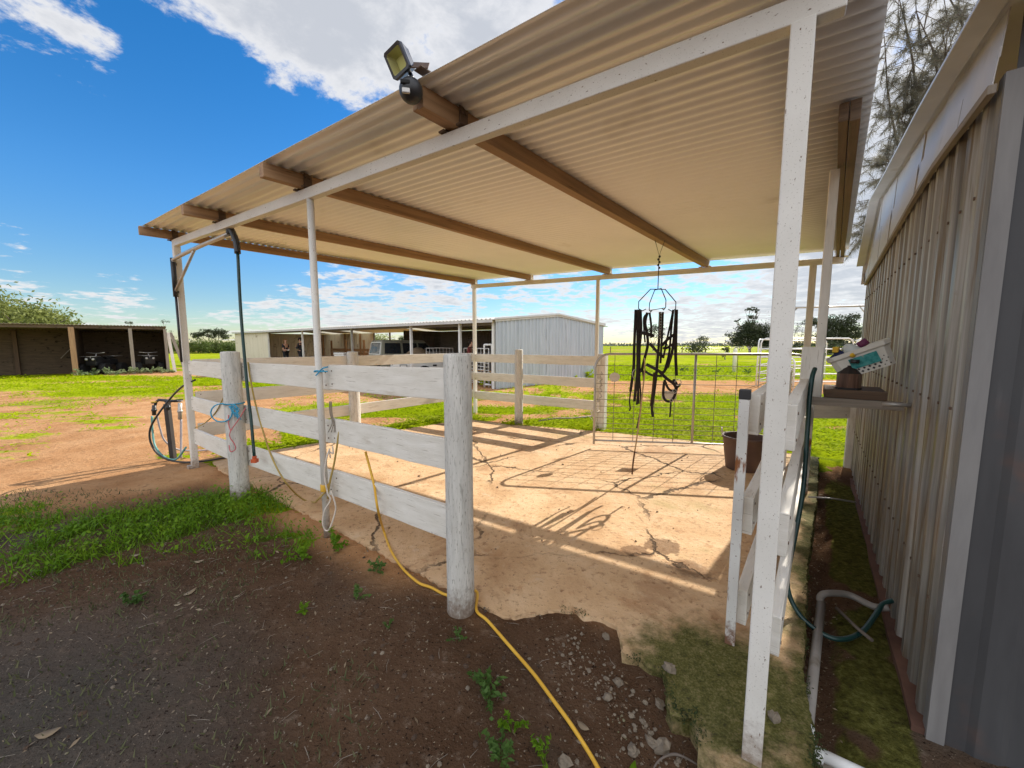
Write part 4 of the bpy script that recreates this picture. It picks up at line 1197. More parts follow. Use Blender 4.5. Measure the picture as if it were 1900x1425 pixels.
# ------------------------------------------------------------------ green garden hose and drain pipe beside the wall
b = MB()
hp = [at(1512, 684, 2.32), at(1507, 700, 2.28), at(1502, 740, 2.26), at(1498, 800, 2.24), at(1491, 900, 2.2), at(1478, 980, 2.14), at(1464, 1050, 2.08), at(1461, 1085, 2.05), gp(1470, 1118, .06), gp(1492, 1150, -.0), gp(1530, 1178, -.03), gp(1565, 1186, -.03), gp(1600, 1172, -.02), gp(1625, 1140, .0), gp(1640, 1120, .03), gp(1668, 1112, .05)]
b.tube(curve_pts(hp, 7), .0125, 9)
tag(b.build('garden_hose', GREENH), 'dark green garden hose hanging from the rail and curling to the corrugated wall', 'hose')
PV = thing('drain_pipe', gp(1500, 1300, -.05), 'grey plastic drain pipe lying along the slab edge with a white elbow', 'pipe')
b = MB(); a0, a1 = gp(1524, 1118, -.02), gp(1495, 1372, -.05); b.tube([a0, a0.lerp(a1, .5), a1], .0215, 12); b.build('pipe', PVC, PV)
b = MB(); a2 = gp(1524, 1402, -.05); b.tube(curve_pts([a1 + (a0 - a1) * .06, a1, a1.lerp(a2, .3) + V((-.035, -.02, 0)), a2], 6), .0265, 12); b.build('elbow', WPIPE, PV)
b = MB(); b.tube([a2 + (a1 - a2) * .1, gp(1640, 1455, -.05)], .0215, 12); b.build('outlet', WPIPE, PV)
b = MB(); b.tube(curve_pts([a0 + (a1 - a0) * .02, gp(1522, 1108, .0), gp(1535, 1101, .02), gp(1575, 1104, .0), gp(1620, 1125, .0), gp(1650, 1128, .02)], 6), .0185, 10); b.build('flexible_inlet', PVC, PV)
b = MB(); b.lathe((1.00, 1.30, 0), [(.13, -.35), (.128, -.2), (.122, -.07), (.105, -.035), (.06, -.028), (1e-4, -.03)], 22, .06)
tag(b.build('concrete_footing', CONCP), 'rough round concrete footing beside the foot of the front steel post', 'footing')
# ------------------------------------------------------------------ ribbed sheet
def ribbed(b, A, B_, C_, D, pitch=.19, h=.028, nrm=None, soft=False, seg=1):
    """sheet A-B (across the ribs) and A-D (along them); nrm = side the ribs stand on"""
    A, B_, C_, D = V(A), V(B_), V(C_), V(D)
    L = (B_ - A).length
    n = max(1, int(round(L / pitch)))
    prof = [(0, 0), (.40, 0), (.50, h), (.80, h), (.90, 0)] if not soft else [(k / 8, h * (.5 - .5 * math.cos(2 * math.pi * k / 8))) for k in range(8)]
    us = [((i + u) / n, o) for i in range(n) for u, o in prof] + [(1.0, 0)]
    us = [(u, o) for u, o in us if u <= 1]
    vs, fs = [], []
    for u, o in us:
        p, q = A.lerp(B_, u), D.lerp(C_, u)
        for k in range(seg + 1):
            w = p.lerp(q, k / seg)
            j = .0015 * math.sin(u * 60 + k)
            vs.append(w + nrm * (o + j))
    m = seg + 1
    for i in range(len(us) - 1):
        for k in range(seg):
            fs.append((i * m + k, (i + 1) * m + k, (i + 1) * m + k + 1, i * m + k + 1))
    b.add(vs, fs, None, soft)


def solid(o, t=.004):
    s = o.modifiers.new('Solidify', 'SOLIDIFY'); s.thickness = t; s.offset = -1
    return o


# ------------------------------------------------------------------ corrugated shed on the right
wp_ = lambda s, z, off=0.0: WALL0 + WD * s + WN * off + V((0, 0, z))
CS = thing('corrugated_shed', WALL0 + WD * 2, 'stained corrugated iron shed with white fascia sheets along the right side', 'shed')
zt_ = [(0, 2.40), (.73, 2.44), (1.41, 2.42), (2.87, 2.32), (4.30, 2.24)]
b = MB()
for (sa, za), (sb, zb_) in zip(zt_[:-1], zt_[1:]):
    n = round((sb - sa) / .186)
    ribbed(b, wp_(sa, -.12), wp_(sb, -.12), wp_(sb, zb_), wp_(sa, za), (sb - sa) / n - 1e-6, .033, WN, seg=8)
solid(b.build('side_wall', WALLI, CS), .002)
eD = -WN
b = MB(); ribbed(b, wp_(-.006, -.12), wp_(-.006, -.12) + eD * 4.2, wp_(-.006, 2.62) + eD * 4.2, wp_(-.006, 2.62), .2, .012, -WD, seg=6)
solid(b.build('end_wall', mk('dull_grey_end_sheet', [(.3, (.055, .054, .056)), (.7, (.085, .084, .086))], 3, (2, 2, .4), 'obj', .6, .1, spots=[sp((.11, .105, .105), 4, .6, .15, (3, 3, .3)), sp((.14, .08, .06), 2, .62, .15)]), CS), .003)
b = MB(); b.bar(wp_(.02, -.12, .022), wp_(.02, 2.42, .022), .05, .008, up=WN); b.bar(wp_(-.012, -.12, .0), wp_(-.012, 2.42, .0), .05, .008, up=WD); b.build('corner_flashing', mk('dull_grey_flashing', [(.3, (.17, .16, .155)), (.7, (.26, .25, .24))], 4, (2, 2, .3), rough=.6), CS)
b = MB(); b.bar(wp_(4.31, -.1, .02), wp_(4.31, 2.24, .02), .1, .01, up=WN); b.build('corner_flashing', WALLI, CS)
# gable band: lower and upper white sheets
up_ = [(-.25, 2.60), (.85, 2.74), (2.1, 2.86), (3.37, 3.0), (4.36, 2.50), (4.44, 2.25)]


def upz(s):
    for (a, za), (c, zc) in zip(up_[:-1], up_[1:]):
        if a <= s <= c: return za + (zc - za) * (s - a) / (c - a)
    return up_[-1][1]


def lowz(s):
    for (a, za), (c, zc) in zip(zt_[:-1], zt_[1:]):
        if a <= s <= c: return za + (zc - za) * (s - a) / (c - a)
    return zt_[0][1]


ss = [-.03, .4, .8, 1.3, 1.8, 2.4, 3.0, 3.37, 3.8, 4.1, 4.38]
for nm, f0, f1, off in (('lower_fascia', 0.0, .52, .058), ('upper_fascia', .40, 1.0, .040)):
    b = MB()
    for s_a, s_b in zip(ss[:-1], ss[1:]):
        g_ = .003
        z = lambda s, f: (lowz(s) - .03) + (upz(s) - lowz(s) + .02) * f
        k = off + random.uniform(-.006, .006)
        b.add([wp_(s_a + g_, z(s_a, f0), k), wp_(s_b - g_, z(s_b, f0), k), wp_(s_b - g_, z(s_b, f1), k - .01), wp_(s_a + g_, z(s_a, f1), k - .01)], [(0, 1, 2, 3)])
    solid(b.build(nm, FASCIA, CS), .003)
b = MB()
pts = [wp_(s, lowz(s) - .03, .055) for s in ss]
b.sweep(pts, sq(.03, .022), up=WN); b.build('wall_trim', GREYWOOD, CS, .002)
b = MB()
vs, fs = [], []
for s, z in up_:
    for d_ in (-.075, 4.0): vs.append(wp_(s, z + .012, 0) + eD * d_)
for i in range(len(up_) - 1): fs.append((2 * i, 2 * i + 1, 2 * i + 3, 2 * i + 2))
b.add(vs, fs)
solid(b.build('roof', FASCIA, CS), .02)
b = MB(); b.sweep([wp_(s, z - .02, .098) for s, z in up_[:5]], sq(.016, .075), up=WN); b.build('roof_edge', FASCIA, CS, .002)
for zz in (.45, 1.25, 2.05):
    b = MB()
    for k in range(23):
        s = .186 * (k + .65)
        if s < 4.25: b.tube([wp_(s, zz, .030), wp_(s, zz, .040)], .007, 6)
    tag(b.build('screw_row', NAIL, CS), kind='stuff')
b = MB(); b.bar(wp_(0, -.09, .03), wp_(4.3, -.09, .03), .07, .07, n=14, warp=.006)
b.build('base_plate', mk('red_dusty_footing', [(.3, (.10, .05, .035)), (.7, (.19, .10, .07))], 5, rough=.95), CS)

# ------------------------------------------------------------------ long pale blue shed behind
EW, LL = 6.62, 29.0
BS = thing('long_shed', K0, 'long low pale blue corrugated shed with open bays beyond the yard', 'shed')
kp = lambda l, e, z=0.0: K0 + LD * l + ED * e + V((0, 0, z))
def eav(l): return 2.33 + .006 * l
def rdg(l): return 2.66 + .006 * l
b = MB()
ribbed(b, kp(0, 0), kp(0, EW / 2), kp(0, EW / 2, rdg(0)), kp(0, 0, eav(0)), .2, .03, -LD)
ribbed(b, kp(0, EW / 2), kp(0, EW), kp(0, EW, eav(0) + .08), kp(0, EW / 2, rdg(0)), .2, .03, -LD)
solid(b.build('end_wall', BLUEW, BS), .003)
b = MB()
b.bar(kp(-.05, -.08, eav(0) + .02), kp(-.05, EW / 2, rdg(0) + .03), .03, .13); b.bar(kp(-.05, EW / 2, rdg(0) + .03), kp(-.05, EW + .08, eav(0) + .09), .03, .13)
b.build('barge_board', FASCIA, BS)
FILLSH = mk('milky_fill_sheet', [(.3, (.70, .68, .60)), (.7, (.80, .78, .70))], 3, rough=.5, transl=.75)  # translucent roof sheets added out of view to brighten the shed interior
for a, c, l_a, l_b, mm in ((-.22, EW / 2, -.1, LL + .1, ROOFD), (EW + .22, EW / 2, -.1, 12, ROOFD), (EW + .22, EW / 2, 12, 13.2, FILLSH), (EW + .22, EW / 2, 13.2, 20, ROOFD), (EW + .22, EW / 2, 20, 22.2, FILLSH), (EW + .22, EW / 2, 22.2, 25, ROOFD), (EW + .22, EW / 2, 25, 27.2, FILLSH), (EW + .22, EW / 2, 27.2, LL + .1, ROOFD)):
    b = MB()
    ribbed(b, kp(l_a, a, eav(l_a) + .03), kp(l_b, a, eav(l_b) + .03), kp(l_b, c, rdg(l_b) + .05), kp(l_a, c, rdg(l_a) + .05), .2, .03, UPZ)
    solid(b.build('roof_sheet' if mm is ROOFD else 'fill_light_sheet', mm, BS), .02 if mm is ROOFD else .003)


def Lof(u, e=0.0):
    k = (u - 950) / FPX
    p = kp(0, e)
    return (p.x - k * p.y) / (k * LD.y - LD.x)


b = MB(); b.bar(kp(-.05, -.20, eav(0) - .02), kp(LL, -.20, eav(LL) - .02), .03, .10); b.build('eave_fascia', FASCIA, BS)
l0 = Lof(500)
b = MB(); ribbed(b, kp(l0, 0), kp(LL, 0), kp(LL, 0, eav(LL)), kp(l0, 0, eav(l0)), .2, .03, -ED); solid(b.build('front_wall', CREAMW, BS), .003)
b = MB(); ribbed(b, kp(LL, 0), kp(LL, EW), kp(LL, EW, eav(LL)), kp(LL, 0, eav(LL)), .2, .03, -LD); solid(b.build('end_wall', CREAMW, BS), .003)
b = MB(); ribbed(b, kp(19.6, EW), kp(LL, EW), kp(LL, EW, eav(LL)), kp(19.6, EW, eav(20)), .3, .03, -ED); solid(b.build('back_wall', CREAMW, BS), .003)
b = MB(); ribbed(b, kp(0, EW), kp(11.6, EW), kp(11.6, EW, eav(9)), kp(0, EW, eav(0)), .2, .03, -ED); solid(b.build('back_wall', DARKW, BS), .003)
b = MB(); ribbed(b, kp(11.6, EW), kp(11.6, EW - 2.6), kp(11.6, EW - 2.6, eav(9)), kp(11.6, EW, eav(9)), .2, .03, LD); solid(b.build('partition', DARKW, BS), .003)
for u in (915, 853, 763, 654, 563, 500):
    b = MB(); l = Lof(u); b.bar(kp(l, .03), kp(l, .03, eav(l)), .09, .09, up=ED); b.build('post', WPIPE if u != 654 else GALV, BS)
for l in (13.6, 15.4, 17.4, 19.6):
    b = MB(); b.bar(kp(l, EW), kp(l, EW, eav(l)), .1, .1, up=ED); b.build('post', DARKW, BS)
for u in (540, 600, 640, 668):
    b = MB(); l = min(LL - .3, Lof(u, EW - .2)); b.bar(kp(l, EW - .12), kp(l, EW - .12, eav(l)), .1, .1, up=ED); b.build('stud', TIMBER, BS)
b = MB()
for z in (.25, .55, .85, 1.12): b.bar(kp(17.0, EW - .9, z), kp(25, EW - .9, z), .05, .2, n=5)
b.build('inner_rails', TIMBER, BS)
for l in (17, 19.6, 22.4, 25):
    b = MB(); b.bar(kp(l, EW - .84), kp(l, EW - .84, 1.9), .12, .12, up=ED); b.build('rail_post', TIMBER, BS)
b = MB(); b.bar(kp(0, EW / 2, rdg(0) - .08), kp(LL, EW / 2, rdg(LL) - .08), .06, .1); b.bar(kp(0, .1, eav(0) - .1), kp(LL, .1, eav(LL) - .1), .05, .1); b.build('purlin', DARKW, BS)

# things inside and in front of the long shed
def frame2(o, fx):
    fx = V(fx).normalized(); fy = V((-fx.y, fx.x, 0))
    return lambda x, y, z: V(o) + fx * x + fy * y + V((0, 0, z))


WX = frame2((-6.15, 17.9, 0), (.78, .62, 0))
CR = thing('station_wagon', WX(2.2, .85, 0), 'old grey-green four-wheel-drive wagon parked under the long shed roof', 'car')
b = MB(); pr = [(0, .42), (.02, 1.04), (2.95, 1.05), (3.1, 1.02), (4.4, .94), (4.5, .8), (4.5, .42)]
b.prism(pr, 0, 1.7, lambda x, z, y: WX(x, y, z)); b.build('body', CAR, CR, .03)
b = MB()
bt0, tp0 = [(.02, .0), (2.95, .0), (2.95, 1.7), (.02, 1.7)], [(.14, .12), (2.35, .12), (2.35, 1.58), (.14, 1.58)]
loft(b, [[WX(x, y, 1.04) for x, y in bt0], [WX(x, y, 1.66) for x, y in tp0], [WX(x + (.06 if x < 1 else -.08), y + (.08 if y < 1 else -.08), 1.75) for x, y in tp0]])
b.f.append([8, 9, 10, 11]); b.uv.append(None); b.sm.append(False)
b.build('cabin', CAR, CR, .02)


def cabq(lst, m, nm, par=CR, th=.012):
    b = MB(); c = sum(lst, V()) / 4
    n_ = (lst[1] - lst[0]).cross(lst[3] - lst[0]).normalized()
    if n_.dot(V((0, 0, 1.5)) - c) < 0: n_ = -n_
    b.add([p + n_ * th for p in lst] + [p - n_ * .01 for p in lst], [(0, 1, 2, 3), (4, 5, 1, 0), (5, 6, 2, 1), (6, 7, 3, 2), (7, 4, 0, 3)])
    return b.build(nm, m, par)


sidew = lambda x0, x1, xs0=0, xs1=0: [WX(x0, .015, 1.10), WX(x1, .015, 1.10), WX(x1 + xs1, .105, 1.60), WX(x0 + xs0, .105, 1.60)]
cabq(sidew(.22, 1.02, .05, 0), GLASSD, 'window'); cabq(sidew(1.14, 1.85), GLASSD, 'window'); cabq(sidew(1.95, 2.78, 0, -.42), GLASSD, 'window')
cabq([WX(.03, .14, 1.10), WX(.03, 1.56, 1.10), WX(.125, 1.46, 1.60), WX(.125, .24, 1.60)], GLASSP, 'rear_window')
b = MB(); b.sweep([WX(.02, .10, 1.07), WX(.02, 1.60, 1.07), WX(.125, 1.50, 1.635), WX(.125, .2, 1.635), WX(.02, .10, 1.07)], sq(.045)); b.build('window_frame', CARW, CR)
for x in (.85, 3.65):
    for y in (.1, 1.6):
        b = MB(); b.tube([WX(x, y - .11, .36), WX(x, y + .11, .36)], .36, 20); wl = b.build('wheel', TYRE, CR)
        b = MB(); b.tube([WX(x, y - .118, .36), WX(x, y - .1, .36)], .2, 14); b.build('rim', GALV, wl)
b = MB(); b.bar(WX(-.08, 0, .55), WX(-.08, 1.7, .55), .14, .16); b.build('bumper', BLACKP, CR, .02)
for y in (.1, 1.6):
    b = MB(); b.box(WX(-.01, y, .85), (.06, .12, .24), math.atan2(.62, .78)); b.build('tail_light', REDF, CR)

TX = frame2((-5.02, 16.15, 0), (.93, .37, 0))
TR = thing('box_trailer', TX(1.2, .7, 0), 'white box trailer heaped with brown stable waste in front of the wagon', 'trailer')
b = MB()
for x0, x1, y0, y1 in ((0, 2.6, 0, .04), (0, 2.6, 1.46, 1.5), (0, .04, .04, 1.46), (2.56, 2.6, .04, 1.46)):
    b.prism([(x0, y0), (x1, y0), (x1, y1), (x0, y1)], .42, .98, TX)
b.prism([(.04, .04), (2.56, .04), (2.56, 1.46), (.04, 1.46)], .42, .48, TX)
b.build('tray', CARW, TR, .006)
b = MB(); b.box(TX(.42, -.02, .60), (.30, .03, .15), math.atan2(.37, .93)); np_ = b.build('plate_holder', BLACKP, TR, .004)
b = MB(); b.box(TX(.42, -.038, .60), (.25, .012, .10), math.atan2(.37, .93)); b.build('number_plate', CARW, np_)
b = MB(); b.box(TX(1.75, -.02, .62), (.16, .03, .07), math.atan2(.37, .93)); b.build('side_light', BLACKP, TR)
for y in (-.12, 1.62):
    b = MB(); b.tube([TX(1.3, y - .09, .31), TX(1.3, y + .09, .31)], .31, 18); wl = b.build('wheel', TYRE, TR)
    b = MB(); b.tube([TX(1.3, y - .1, .31), TX(1.3, y - .085, .31)], .17, 12); b.build('rim', GALV, wl)
b = MB(); b.bar(TX(2.6, .75, .46), TX(3.6, .75, .46), .07, .07); b.tube([TX(3.4, .75, 0), TX(3.4, .75, .6)], .03, 8); b.build('drawbar', GALV, TR)
b = MB()
for x in np.linspace(1.4, 2.58, 9): b.tube([TX(x, .02, .98), TX(x, .02, 1.36)], .008, 5)
for z in (1.08, 1.2): b.tube([TX(1.4, .02, z), TX(2.58, .02, z)], .006, 5)
b.tube([TX(1.4, .02, .98), TX(1.4, .02, 1.37), TX(2.0, .02, 1.38), TX(2.58, .02, 1.37), TX(2.58, .02, .98)], .017, 7)
b.build('cage_side', WPIPE, TR)
b = MB(); k0 = len(b.v)
hv, hf = [], []
for i in range(15):
    for j in range(13):
        x, y = .06 + 2.48 * i / 14, .06 + 1.38 * j / 12
        e = math.exp(-((x - 1.15) / .62) ** 2 - ((y - .7) / .55) ** 2)
        hv.append(TX(x, y, .9 + .5 * e + random.uniform(-.02, .02)))
for i in range(14):
    for j in range(12): hf.append((i * 13 + j, (i + 1) * 13 + j, (i + 1) * 13 + j + 1, i * 13 + j + 1))
b.add(hv, hf, None, True); ho = b.build('load_heap', HAYM, TR); solid(ho, .2)

cx = at(640, 660, 21.0)
CAB = thing('white_cabinet', V((cx.x, cx.y, 0)), 'low white chest cabinet with a dark handle under the long shed roof', 'chest')
ca = math.atan2(LD.y, LD.x)
CX = frame2((cx.x, cx.y, 0), -LD)
b = MB(); b.prism([(-.55, -.35), (.55, -.35), (.55, .35), (-.55, .35)], 0.05, 1.0, CX); b.build('body', CARW, CAB, .02)
b = MB(); b.prism([(-.57, -.37), (.57, -.37), (.57, .37), (-.57, .37)], 1.004, 1.1, CX); b.build('lid', CARW, CAB, .02)
b = MB(); b.prism([(-.08, -.39), (.08, -.39), (.08, -.352), (-.08, -.352)], .87, .92, CX); b.build('handle', BLACKP, CAB)
for x in (-.35, .35):
    b = MB(); b.prism([(x - .02, -.37), (x + .02, -.37), (x + .02, -.352), (x - .02, -.352)], .88, .92, CX); b.build('latch', GALV, CAB)


def skin(name, joints, edges, m, parent, loc, face, sub=2):
    """one continuous surface grown round a skeleton; joints {key: (x, y, z, r[, r2])}; y is forward"""
    keys = list(joints)
    ca, sa = math.cos(face), math.sin(face)
    me = bpy.data.meshes.new(name)
    vs = [(joints[k][0] * sa + joints[k][1] * ca, -joints[k][0] * ca + joints[k][1] * sa, joints[k][2]) for k in keys]
    me.from_pydata(vs, [(keys.index(a), keys.index(c)) for a, c in edges], [])
    o = bpy.data.objects.new(name, me)
    COL.objects.link(o)
    o.parent = parent
    me.materials.append(m)
    sk = o.modifiers.new('Skin', 'SKIN'); sk.use_smooth_shade = True
    if not me.skin_vertices: me.skin_vertices.new()
    for i, k in enumerate(keys):
        j = joints[k]
        me.skin_vertices[0].data[i].radius = (j[3], j[4] if len(j) > 4 else j[3])
        me.skin_vertices[0].data[i].use_root = (i == 0)
    s_ = o.modifiers.new('Sub', 'SUBSURF'); s_.levels = sub; s_.render_levels = sub
    return o


def person(loc, face, label, shirt, trous, hair, hl, hands, cap=None, glove=None, lean=0.0, height=1.0, short=True):
    """hands: (left, right) wrist positions in body frame (x right, y forward, z)"""
    P = thing('person', loc, label, 'person')
    l = lean
    J = {'pel': (0, 0, .95, .14, .11), 'wai': (0, .02 + l * .3, 1.10, .13, .10), 'che': (0, .02 + l * .8, 1.33, .155, .11), 'nb': (0, .0 + l * 1.1, 1.47, .065), 'nk': (0, .015 + l * 1.25, 1.53, .055),
         'chin': (0, .05 + l * 1.4, 1.59, .06, .07), 'hd': (0, .03 + l * 1.45, 1.66, .078, .092), 'top': (0, .015 + l * 1.45, 1.735, .06, .07), 'nose': (0, .135 + l * 1.45, 1.645, .014)}
    E_ = [('pel', 'wai'), ('wai', 'che'), ('che', 'nb'), ('nb', 'nk'), ('nk', 'chin'), ('chin', 'hd'), ('hd', 'top'), ('hd', 'nose')]
    for sd, nm, hp in ((-1, 'l', hands[0]), (1, 'r', hands[1])):
        shd = V((sd * .19, l * .95, 1.42)); wr = V(hp)
        mid = (shd + wr) / 2
        d = (wr - shd).length
        bend = math.sqrt(max(0, .29 ** 2 - (d / 2) ** 2)) if d < .58 else 0
        el = mid + V((sd * .45, -.35, -.82)).normalized() * bend
        J[nm + 's'] = (*shd, .062); J[nm + 'e'] = (*el, .045); J[nm + 'w'] = (*wr, .03)
        fd = (wr - el).normalized()
        hd_ = wr + fd * .07
        J[nm + 'h'] = (*hd_, .036, .02)
        E_ += [('che', nm + 's'), (nm + 's', nm + 'e'), (nm + 'e', nm + 'w'), (nm + 'w', nm + 'h')]
        for q in range(4):
            t_ = hd_ + fd * (.065 - .006 * abs(q - 1.5)) + V((0, 0, .012 * (q - 1.5)))
            J[nm + 'f%d' % q] = (*t_, .009); E_.append((nm + 'h', nm + 'f%d' % q))
        th = wr + fd * .06 + V((-sd * .045, .01, .02)); J[nm + 't'] = (*th, .01); E_.append((nm + 'w', nm + 't'))
        J[nm + 'hip'] = (sd * .10, 0, .90, .088); J[nm + 'k'] = (sd * .11, .02, .50, .058); J[nm + 'a'] = (sd * .115, -.02, .10, .04); J[nm + 'to'] = (sd * .13, .15, .035, .036)
        E_ += [('pel', nm + 'hip'), (nm + 'hip', nm + 'k'), (nm + 'k', nm + 'a'), (nm + 'a', nm + 'to')]
    J = {k: (v[0] * height, v[1] * height, v[2] * height) + tuple(r_ * height for r_ in v[3:]) for k, v in J.items()}
    skin('body', J, E_, SKIN, P, loc, face)
    up = 1.10
    g = lambda k, r: J[k][:3] + tuple(x * r for x in J[k][3:])
    sj = {k: g(k, 1.13) for k in ('wai', 'pel', 'che', 'ls', 'rs')}
    sj['nb'] = g('nb', 1.1)
    for n_ in 'lr':
        e = V(J[n_ + 's'][:3]).lerp(V(J[n_ + 'e'][:3]), .75 if short else 1.0)
        sj[n_ + 'e'] = (*e, .062)
        if not short: sj[n_ + 'w'] = (*J[n_ + 'w'][:3], .042)
    se = [('wai', 'pel'), ('wai', 'che'), ('che', 'nb'), ('che', 'ls'), ('che', 'rs'), ('ls', 'le'), ('rs', 're')] + ([] if short else [('le', 'lw'), ('re', 'rw')])
    skin('shirt', sj, se, shirt, P, loc, face)
    tj = {'pel': g('pel', 1.08)}
    te = []
    for n_ in 'lr':
        tj[n_ + 'hip'] = g(n_ + 'hip', 1.15); tj[n_ + 'k'] = g(n_ + 'k', 1.25); tj[n_ + 'a'] = g(n_ + 'a', 1.45)
        te += [('pel', n_ + 'hip'), (n_ + 'hip', n_ + 'k'), (n_ + 'k', n_ + 'a')]
    skin('trousers', tj, te, trous, P, loc, face)
    hj = {'a': (0, J['hd'][1] - .022, J['hd'][2] + .028, .083, .088), 'b': (0, J['hd'][1] - .04, J['hd'][2] + .075, .07, .07), 'c': (0, J['hd'][1] - .065, J['hd'][2] - .05 - hl, .06, .05)}
    skin('hair', hj, [('a', 'b'), ('a', 'c')], hair, P, loc, face)
    if cap:
        cj = {'a': (0, J['hd'][1] - .01, J['hd'][2] + .06, .094, .098), 'b': (0, J['hd'][1] - .015, J['hd'][2] + .115, .075, .075), 'p': (0, J['hd'][1] + .13, J['hd'][2] + .045, .07, .012), 'q': (0, J['hd'][1] + .18, J['hd'][2] + .035, .05, .008)}
        skin('cap', cj, [('a', 'b'), ('a', 'p'), ('p', 'q')], cap, P, loc, face)
    if glove:
        for n_ in 'lr':
            w, h_ = V(J[n_ + 'w'][:3]), V(J[n_ + 'h'][:3])
            skin('glove', {'h': (*h_, .042, .03), 'w': (*w, .036), 't': (*(h_ + (h_ - w) * .9), .032, .02)}, [('h', 'w'), ('h', 't')], glove, P, loc, face)
    return P


pw = at(530, 650, 25.6)
person(V((pw.x, pw.y, .12)), R(-20), 'person with tied brown hair in a black short-sleeved top and pale gloves', NAVY, DENIM, HAIRB, .03, ((-.02, .28, 1.08), (.10, .26, 1.06)), glove=GLOVE)
pw = at(559, 650, 24.3)
person(V((pw.x, pw.y, .12)), R(170), 'person in a black cap and dark jacket facing the person in gloves', NAVY, DENIM, HAIRD, 0, ((-.05, .32, 1.2), (.12, .34, 1.3)), cap=HAIRD, short=False, height=1.03)
pw = at(868, 650, 14.9)
person(V((pw.x, pw.y, 0)), R(-10), 'person in a maroon shirt and dark cap leaning behind the white steel panel', MAROON, DENIM, HAIRD, 0, ((-.08, .36, 1.0), (.12, .36, 1.02)), cap=HAIRD, short=False, lean=.09, height=.97)


def panel(p0, p1, h, zs, label, nv=0, r=.02, m=WPIPE, name='yard_panel', group=None, round_ends=True):
    p0, p1 = V(p0), V(p1)
    T_ = thing(name, p0, label, 'panel', group)
    d = (p1 - p0).normalized(); L_ = (p1 - p0).length
    pt = lambda x, z: p0 + d * x + V((0, 0, z))
    b = MB()
    rc_ = .16 if round_ends else .02
    b.tube([pt(0, 0), pt(0, h - rc_), pt(rc_ * .3, h - rc_ * .3), pt(rc_, h), pt(L_ - rc_, h), pt(L_ - rc_ * .3, h - rc_ * .3), pt(L_, h - rc_), pt(L_, 0)], r, 8)
    b.build('frame', m, T_)
    for z in zs:
        b = MB(); b.tube([pt(0, z), pt(L_, z)], r * .85, 7); b.build('rail', m, T_)
    for k in range(nv):
        b = MB(); x = L_ * (k + 1) / (nv + 1); b.tube([pt(x, zs[0]), pt(x, h)], r * .55 if nv > 3 else r * .85, 6); b.build('bar', m, T_)
    return T_


panel((-.82, 13.55, 0), (-1.95, 15.6, 0), 1.38, (.12, .24, .36, .48, .60, .72, .86, 1.05), 'white steel stock panel with narrow bars beside the blue shed corner', 6, .018, name='stock_gate', round_ends=False)
panel((-.70, 13.45, 0), (-.98, 13.60, 0), 1.52, (.1, .5, 1.0), 'narrow white steel gate leaf standing against the blue shed corner', 0, .035, name='stock_gate', round_ends=False)
panel((-1.7, 13.9, 0), (-.95, 14.9, 0), 1.2, (.12, .25, .38, .5, .62, .75, .9), 'white steel panel leaning crosswise behind the narrow-barred panel', 5, .016, name='stock_gate', round_ends=False)
zs6 = (.18, .47, .76, 1.06, 1.36)
panel((9.1, 14.05, 0), (12.2, 13.75, 0), 1.74, zs6, 'nearest white pipe round-yard panel beyond the mesh gate', 0, .026, group='round yard panels')
panel((9.2, 14.35, 0), (11.4, 16.6, 0), 1.72, zs6, 'white pipe round-yard panel angled away from the left panel end', 0, .026, group='round yard panels')
panel((12.3, 13.72, 0), (15.3, 13.9, 0), 1.74, zs6, 'white pipe round-yard panel running behind the shed basket', 0, .026, group='round yard panels')
panel((11.5, 16.7, 0), (14.4, 17.6, 0), 1.70, zs6, 'far white pipe round-yard panel behind the nearest one', 0, .026, group='round yard panels')
panel((9.3, 13.9, 0), (9.75, 13.2, 0), 1.05, (.2, .42, .62, .83), 'small white looped panel hooked on the left panel end', 0, .03, group='round yard panels')
GF = thing('arch_gateway', V((11, 14, 0)), 'tall galvanised pipe gateway frame above the round yard', 'gateway')
a0, a1 = V((10.0, 14.2, 0)), V((13.0, 14.0, 0))
for a in (a0, a1):
    b = MB(); b.tube([a, a + V((0, 0, 2.86))], .032, 8); b.build('post', GALV, GF)
b = MB(); b.tube([a0 + V((0, 0, 2.86)), a1 + V((0, 0, 2.92))], .034, 8); b.build('top_bar', GALV, GF)
for a, dx in ((a0, .45), (a1, -.45)):
    b = MB(); b.tube([a + V((0, 0, 2.4)), a + V((dx, 0, 2.87))], .024, 8); b.build('brace', GALV, GF)
# paddock fence: white strainer posts, wire and thin far posts
WF = thing('wire_fence', V((12.06, 20.7, 0)), 'white-posted wire fence crossing the green paddock', 'fence')
fp = [V((12.06, 20.74, 0)), V((9.3, 14.6, 0)), V((15.5, 20.0, 0)), V((2.5, 22.4, 0))]
for k, p in enumerate((fp[0], fp[2])):
    b = MB(); b.lathe(p, [(.10, -.1), (.10, 1.22), (.075, 1.3), (.04, 1.32), (1e-4, 1.32)], 14); b.build('post', WHITE, WF)
b = MB()
for z in (.35, .75, 1.05):
    b.tube([fp[0] + V((0, 0, z)), fp[2] + V((0, 0, z))], .006, 4); b.tube([fp[2] + V((0, 0, z)), V((22, 19.4, z))], .006, 4)
b.build('wire', GALV, WF)
FW = thing('wire_fence', V((20, 60, 0)), 'distant thin-posted wire fence along the far side of the paddock', 'fence')
for k in range(26):
    x = -34 + k * 4.2
    b = MB(); b.bar((x, 62 + .12 * x, 0), (x, 62 + .12 * x, 1.25), .11, .11, up=V((0, 1, 0))); b.build('post', TIMBERD, FW)
b = MB()
for z in (.5, .85, 1.15): b.tube([(-34, 62 - 4.1, z), (71, 62 + 8.5, z)], .015, 4)
b.build('wire', GALV, FW)

